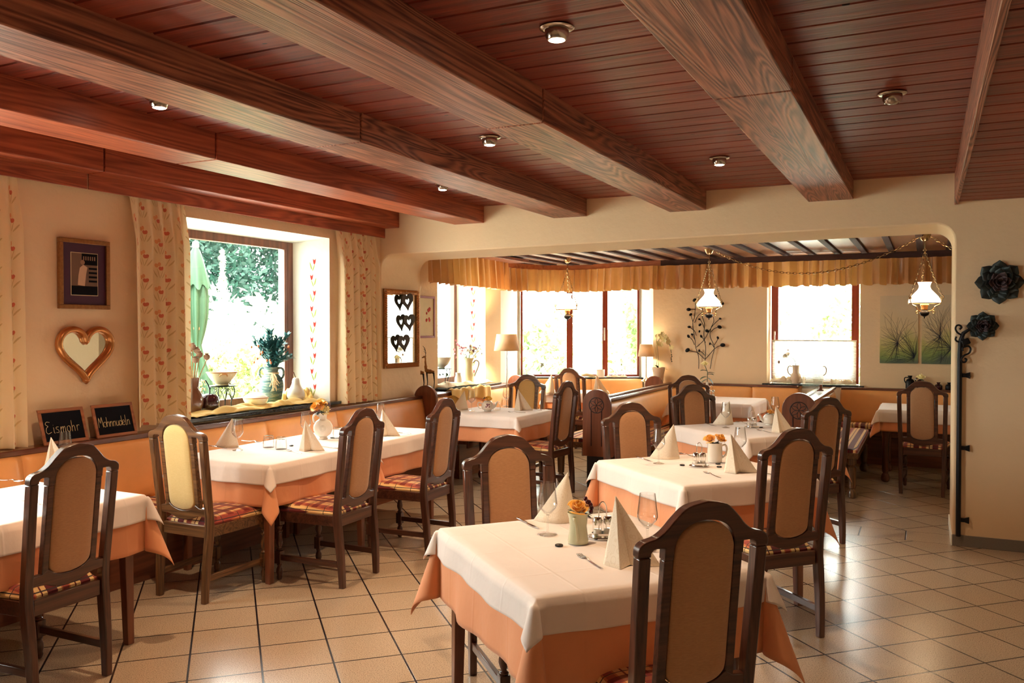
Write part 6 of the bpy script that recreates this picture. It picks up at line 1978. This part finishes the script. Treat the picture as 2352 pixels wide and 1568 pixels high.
m, m2, m3 = M(), M(), M()
r_ = random.Random(21)
for k in range(42):
    a = r_.uniform(0, 2*PI); sp_ = r_.uniform(0.02, 0.20); hh = r_.uniform(0.44, 0.67)-sp_*0.5
    e = Vector((sp_*math.cos(a), sp_*math.sin(a), hh))
    st = spline([(0, 0, 0.26), (e.x*0.35, e.y*0.35, 0.26+(hh-0.26)*0.6), tuple(e)], 6)
    m2.tube(st, 0.0022, 5)
    for i in range(3, len(st)):
        for s in range(3):
            d = (st[i]-st[i-1]).normalized()+Vector((r_.uniform(-1, 1), r_.uniform(-1, 1), r_.uniform(-.3, .6)))*0.9
            leaf(m, st[i], d, r_.uniform(0.045, 0.070), 0.0115, 0.15)
for k in range(13):
    a = r_.uniform(0, 2*PI); q = r_.uniform(0.10, 0.17)
    M().ball((q*math.cos(a), q*math.sin(a), r_.uniform(0.36, 0.52)), 0.011, 10, 1.15).build('rosehip', 'berry_or', t)
m.build('leaves', 'leaf_teal', t, ang=180); m2.build('twigs', 'leaf', t)
t = thing('ceramic_pear', 'tall grey-white ceramic pear with brown stem at the right of the large sill', 'ornament', (-5.005, 5.915, ZS+0.01))
M().lathe([(0.0005, 0.0), (0.045, 0.0), (0.068, 0.018), (0.080, 0.055), (0.072, 0.095), (0.048, 0.130), (0.035, 0.160), (0.032, 0.188), (0.026, 0.206), (0.010, 0.214), (0.0005, 0.212)], 40).build('body', 'ceramic_grey', t, ang=180)
M().tube([(0, 0, 0.208), (-0.004, -0.008, 0.23), (-0.010, -0.02, 0.262)], [0.003, 0.0035, 0.0055], 8).build('stem', 'rail_z', t)

# ------------------------------------------------------------ narrow window sill, deer, shelf things
Z2 = 0.909
drape('draped_cloth', 'crumpled cream cloth along the sill of the narrow window', 'cloth_cream', [(-5.0, 8.38), (-5.04, 8.7), (-5.0, 9.1), (-5.05, 9.55)], 0.24, 4, 0.907, 0.06)
wire_stand((-5.12, 8.62, Z2), 0.12, 0.215, 'black wire stand with leaf scrolls on the narrow window sill', True)
t = thing('white_bowl', 'plain white round bowl on the black wire stand by the narrow window', 'bowl', (-5.12, 8.62, Z2+0.216))
M().lathe([(0.04, 0.0), (0.045, 0.004), (0.040, 0.012), (0.085, 0.05), (0.110, 0.10), (0.115, 0.13), (0.111, 0.13), (0.080, 0.055), (0.0005, 0.03)], 36, caps=False).build('body', 'porcelain', t)
t = thing('enamel_jug', 'tall white conical jug with big handle on the narrow window sill', 'jug', (-5.0, 9.04, Z2+0.01), CAMR)
M().lathe([(0.080, 0), (0.084, 0.006), (0.074, 0.10), (0.060, 0.22), (0.058, 0.27), (0.070, 0.30), (0.078, 0.315), (0.073, 0.313), (0.055, 0.27), (0.0005, 0.2)], 40, caps=False).build('body', 'ceramic_cream', t)
M().tube(spline([(0.062, 0, 0.25), (0.10, 0, 0.285), (0.135, 0, 0.26), (0.125, 0, 0.20), (0.095, 0, 0.13), (0.082, 0, 0.09)], 6), 0.008, 10).build('handle', 'ceramic_grey', t)
t = posy('loose bouquet of pink, white and purple flowers in the tall conical jug', 'flower_bouquet', (-5.0, 9.04, Z2+0.01))
r_ = random.Random(31)
for nm, mt, cx, n, sp_ in (('pink_blooms', 'rose_pink', -0.10, 30, 0.06), ('white_blooms', 'white_petal', -0.01, 24, 0.06), ('purple_blooms', 'rose_purple', 0.05, 16, 0.05), ('cream_blooms', 'rose_cream', 0.07, 26, 0.07)):
    for k in range(n):
        m = M()
        c = (cx+r_.gauss(0, sp_*0.6), r_.gauss(0, 0.04), 0.40+r_.gauss(0, 0.038)+(0.03 if cx < -0.05 else 0) - abs(cx)*0.1)
        daisy(m, c, r_.uniform(0.012, 0.022), 6, (r_.uniform(-1, 1), r_.uniform(-1, 0.2), 0.7), 0.4)
        m.build(nm[:-1], mt, t, ang=180)
m = M(); m2 = M()
for k in range(20):
    e = (r_.gauss(0.03, 0.08), r_.gauss(0, 0.04), r_.uniform(0.36, 0.50)); m.tube([(0, 0, 0.2), (e[0]*0.5, e[1]*0.5, 0.32), e], 0.0016, 4)
    if k % 2: m2.ball((abs(e[0])+0.05, e[1], e[2]-0.03), 0.007, 8)
m.build('stems', 'leaf', t); m2.build('dark_berries', 'berry', t)
t = thing('small_jug', 'small white milk jug beside the tall conical jug', 'jug', (-5.03, 8.86, Z2+0.01))
M().lathe([(0.035, 0), (0.045, 0.03), (0.042, 0.08), (0.028, 0.12), (0.033, 0.145), (0.029, 0.143), (0.024, 0.12)], 28, caps=False).build('body', 'porcelain', t)
def deer(loc, rz, h, lab):
    t = thing('deer_figure', lab, 'figurine', loc, rz, 'slender metal deer figures')
    s = h/0.52
    m = M()
    m.tube([(p.x*s, 0, p.z*s) for p in spline([(-0.055, 0, 0.225), (-0.03, 0, 0.235), (0.01, 0, 0.238), (0.03, 0, 0.262), (0.036, 0, 0.32), (0.04, 0, 0.38), (0.042, 0, 0.40)], 5)], [q*s for q in ([0.012]+[0.020]*5+[0.024]*5+[0.024]*4+[0.018]*4+[0.013]*4+[0.009]*4+[0.008]*4)[:31]], 12)
    m.tube([(0.038*s, 0, 0.398*s), (0.055*s, 0, 0.398*s), (0.078*s, 0, 0.386*s)], [0.010*s, 0.011*s, 0.004*s], 8)
    for q in (-1, 1):
        m.tube([(0.036*s, q*0.006*s, 0.404*s), (0.030*s, q*0.020*s, 0.412*s)], [0.004*s, 0.001*s], 6)
    m.build('body', 'gold_dark', t)
    for (x, y) in ((-0.05, 0.012), (-0.05, -0.012), (0.025, 0.012), (0.025, -0.012)):
        M().tube([(x*s, y*s, 0.225*s), (x*s-0.008*s, y*s*1.5, 0.12*s), (x*s+0.004*s, y*s*2, 0.0)], [0.010*s, 0.004*s, 0.003*s], 6).build('leg', 'iron', t)
    m = M()
    for q in (-1, 1):
        P = spline([(0.042*s, q*0.004*s, 0.405*s), (0.035*s, q*0.030*s, 0.445*s), (0.05*s, q*0.045*s, 0.50*s)], 4)
        m.tube(P, 0.0022, 5)
        for i in (3, 5, 7): m.tube([P[i], P[i]+Vector((0.02*s, q*-0.008*s, 0.028*s))], 0.0018, 5)
    m.build('antlers', 'iron', t)
deer((-4.915, 7.80, 0.889), R_(206), 0.50, 'left slender deer figure half hidden by the arch jamb')
deer((-4.90, 7.985, 0.883), R_(214), 0.52, 'right slender deer figure with branched antlers on the bench rail')
# yellow napkins draped over the bench rail and table
o = M().grid(60, 16, lambda u, v: (-4.80+0.14*min(v, 0.5)*1.0+0.010+v*(0.010*math.sin(u*31+v*3)+0.012*math.sin(u*17)+0.012), 8.15+u*0.95+0.01*math.sin(v*9), 0.889+0.022*math.sin(min(1, v*1.6)*PI)*(1+0.5*math.sin(u*19)+0.4*math.sin(u*43)) - 0.26*max(0, v-0.55)*(1+0.18*math.sin(u*9)))).build('draped_cloth', 'cloth_yellow', None, ang=180, solid=0.002)
tag(o, 'yellow cloth hanging over the bench rail behind the floral teapot', 'cloth', 'draped cloths')
p = at(1042, 930)
o = M()
o.grid(14, 10, lambda u, v: ((u-0.5)*0.16, 0.04*math.sin(v*PI*1.5)-0.02+0.02*(u-0.5), 0.11*(1-v)*(1-1.2*abs(u-0.45)**1.5)+0.002))
o = o.build('folded_yellow_napkin', 'cloth_yellow', None, (p.x, p.y, ZC), CAMR, ang=180, solid=0.003)
tag(o, 'standing folded yellow napkin left of the napkin on the floral teapot table', 'napkin')

# orchid, bay sill, back window sill, shelf bottles
t = thing('flower_pot', 'white embossed flower pot on the shelf beside the table lamp', 'plant pot', (-3.195, 11.02, 0.882))
M().lathe([(0.058, 0), (0.062, 0.004), (0.074, 0.12), (0.082, 0.15), (0.085, 0.19), (0.079, 0.19), (0.070, 0.13), (0.0005, 0.16)], 36, caps=False).build('body', 'terracotta_w', t)
t = posy('cream orchid with arching flower spray in the white embossed pot', 'orchid', (-3.195, 11.02, 0.882), 'orchid')
m = M()
A = spline([(0, 0, 0.16), (-0.01, 0, 0.38), (-0.015, 0, 0.52), (0.05, -0.02, 0.60), (0.13, -0.03, 0.52), (0.165, -0.03, 0.38)], 8)
m.tube(A, 0.0035, 6); m.tube([(-0.02, 0, 0.16), (-0.035, 0, 0.40), (-0.03, 0, 0.60)], 0.003, 5)
m.build('stems', 'leaf', t)
m = M(); r_ = random.Random(5)
for k in range(19):
    i = int(13+k*1.25) % len(A)
    c = A[i]+Vector((r_.uniform(-.05, .05), r_.uniform(-.03, .0), r_.uniform(-.05, .06)))
    daisy(m, c, r_.uniform(0.030, 0.038), 5, (r_.uniform(-.4, .4), -1, 0.1), 0.1)
m.build('blooms', 'rose_cream', t, ang=180)
m = M()
for d in ((-1, -.1, .5), (-.9, -.3, .2), (1, -.2, .25), (.8, .1, .4), (-.6, -.5, .9)): leaf(m, (0, 0, 0.17), d, 0.13, 0.022, 0.35)
m.build('leaves', 'leaf_dark', t, ang=180)
m = M()
for k in range(5): m.ball((0.165+0.004*math.sin(k*2), -0.03, 0.36-0.022*k), 0.008, 8, 1.3)
m.build('buds', 'leaf_dark', t)
zb = 0.902
pb = lambda px: (lambda u: fbay(u, 0, -0.10))((px-1190)/282*LB)
c = pb(1378); 
t = thing('small_flower_pot', 'pale blue-white pot with small green plant on the bay window sill', 'plant pot', (c[0], c[1], zb-0.002))
M().lathe([(0.058, 0), (0.060, 0.11), (0.056, 0.11), (0.052, 0.08), (0.0005, 0.08)], 28, caps=False).build('body', 'porcelain', t)
m = M()
for k in range(9): leaf(m, (0, 0, 0.09), (math.cos(k*0.7), math.sin(k*0.7), 0.7), 0.075, 0.016, 0.4)
m.build('leaves', 'leaf', t, ang=180)
c = pb(1346)
for k, (lab, mt, dz, rz) in enumerate((('lowest open booklet on the bay window sill', 'paper', 0.0, 0.3), ('upper booklet leaning on the bay window sill', 'paper', 0.014, 0.6))):
    o = M().prism([(-0.12, 0), (0.0, 0.012), (0.12, 0.0), (0.12, 0.008), (0.0, 0.022+0.02*k), (-0.12, 0.008)], -0.06, 0.06, lambda a, b, q: (a, q, b)).build('booklet', mt, None, (c[0], c[1]-0.0, zb+dz+0.001), rz)
    tag(o, lab, 'booklet', 'booklets on the bay sill')
c = pb(1400)
drape('draped_cloth', 'small pale cloth at the right of the bay window sill', 'cloth_cream', [(c[0]-0.05, c[1]-0.02), (c[0]+0.1, c[1]+0.03), (c[0]+0.22, c[1]+0.09)], 0.07, 14, zb-0.002, 0.035, nseg=14)

drape('draped_cloth', 'crumpled cream cloth left on the back window sill', 'cloth_cream', [(-1.78, 11.19), (-1.6, 11.17), (-1.42, 11.20), (-1.36, 11.2)], 0.11, 5, 0.897, 0.09, nseg=30)
drape('draped_cloth', 'crumpled cream cloth right on the back window sill, beside the jug', 'cloth_cream', [(-1.06, 11.2), (-0.92, 11.18), (-0.78, 11.2)], 0.11, 7, 0.897, 0.07, nseg=24)
def stone_jug(x, lab, h=0.23):
    t = thing('stoneware_jug', lab, 'jug', (x, 11.185, 0.898), 0.3, 'stoneware jugs on the back sill')
    M().lathe([(0.056, 0), (0.062, 0.01), (0.064, 0.08), (0.058, 0.115), (0.040, 0.138), (0.040, 0.19), (0.047, h), (0.042, h), (0.036, 0.19), (0.0005, 0.13)], 36, caps=False).build('body', 'terracotta_w', t)
    M().tube(spline([(0.044, 0, h-0.02), (0.078, 0, h-0.01), (0.100, 0, h-0.05), (0.088, 0, h-0.10), (0.060, 0, h-0.125)], 6), 0.008, 10).build('handle', 'ceramic_grey', t)
    M().ball((-0.005, -0.0625, 0.10), 0.009, 8).build('heart_emblem', 'iron', t)
    return t
stone_jug(-1.205, 'white stoneware jug with small dark emblem on the back window sill')
t2 = stone_jug(-1.47, 'white stoneware jug with looped handle behind the glass divider, holding a magnolia'); t2.rotation_euler = (0, 0, PI+0.2)
t = posy('white magnolia blossom on a dark twig in the jug behind the glass divider', 'magnolia_twig', (-1.47, 11.185, 0.898))
M().tube(spline([(0, 0, 0.14), (-0.01, 0, 0.28), (-0.08, -0.01, 0.34), (-0.12, -0.01, 0.36)], 5), 0.004, 6).build('twig', 'iron', t)
rose(M(), (-0.13, -0.01, 0.345), 0.052, 9, (-0.6, -0.3, 0.5), 9).build('blossom', 'white_petal', t, ang=180)
m = M(); m.ball((-0.215, 0, 0.27), 0.016, 8, 1.4); m.ball((-0.10, 0, 0.42), 0.014, 8, 0.6); m.build('buds', 'poppy', t)

def bottle(x, h, r, mat, lab, handle=False):
    t = thing('squat_jug', lab, 'jug', (x, 11.06, 0.881), 0, 'dark jugs on the back wall shelf')
    M().lathe([(r*0.9, 0), (r, 0.006), (r, h*0.55), (r*0.75, h*0.70), (r*0.38, h*0.76), (r*0.38, h*0.84), (r*0.52, h*0.97), (r*0.52, h), (r*0.4, h)], 28).build('body', mat, t)
    if handle: M().tube(spline([(-r*0.4, 0, h*0.85), (-r*1.1, 0, h*0.84), (-r*1.25, 0, h*0.65), (-r*0.95, 0, h*0.42)], 5), 0.006, 8).build('handle', mat, t)
bottle(-0.165, 0.155, 0.048, 'iron', 'dark grey jug with handle on the shelf below the left canvas', True)
bottle(-0.050, 0.150, 0.045, 'purple', 'purple jug with handle on the shelf between the canvases', True)
bottle(0.135, 0.085, 0.042, 'purple', 'small purple bottle vase on the shelf right of the cream rose')
bottle(0.245, 0.085, 0.040, 'iron', 'small black bottle vase on the shelf next to the arch edge')
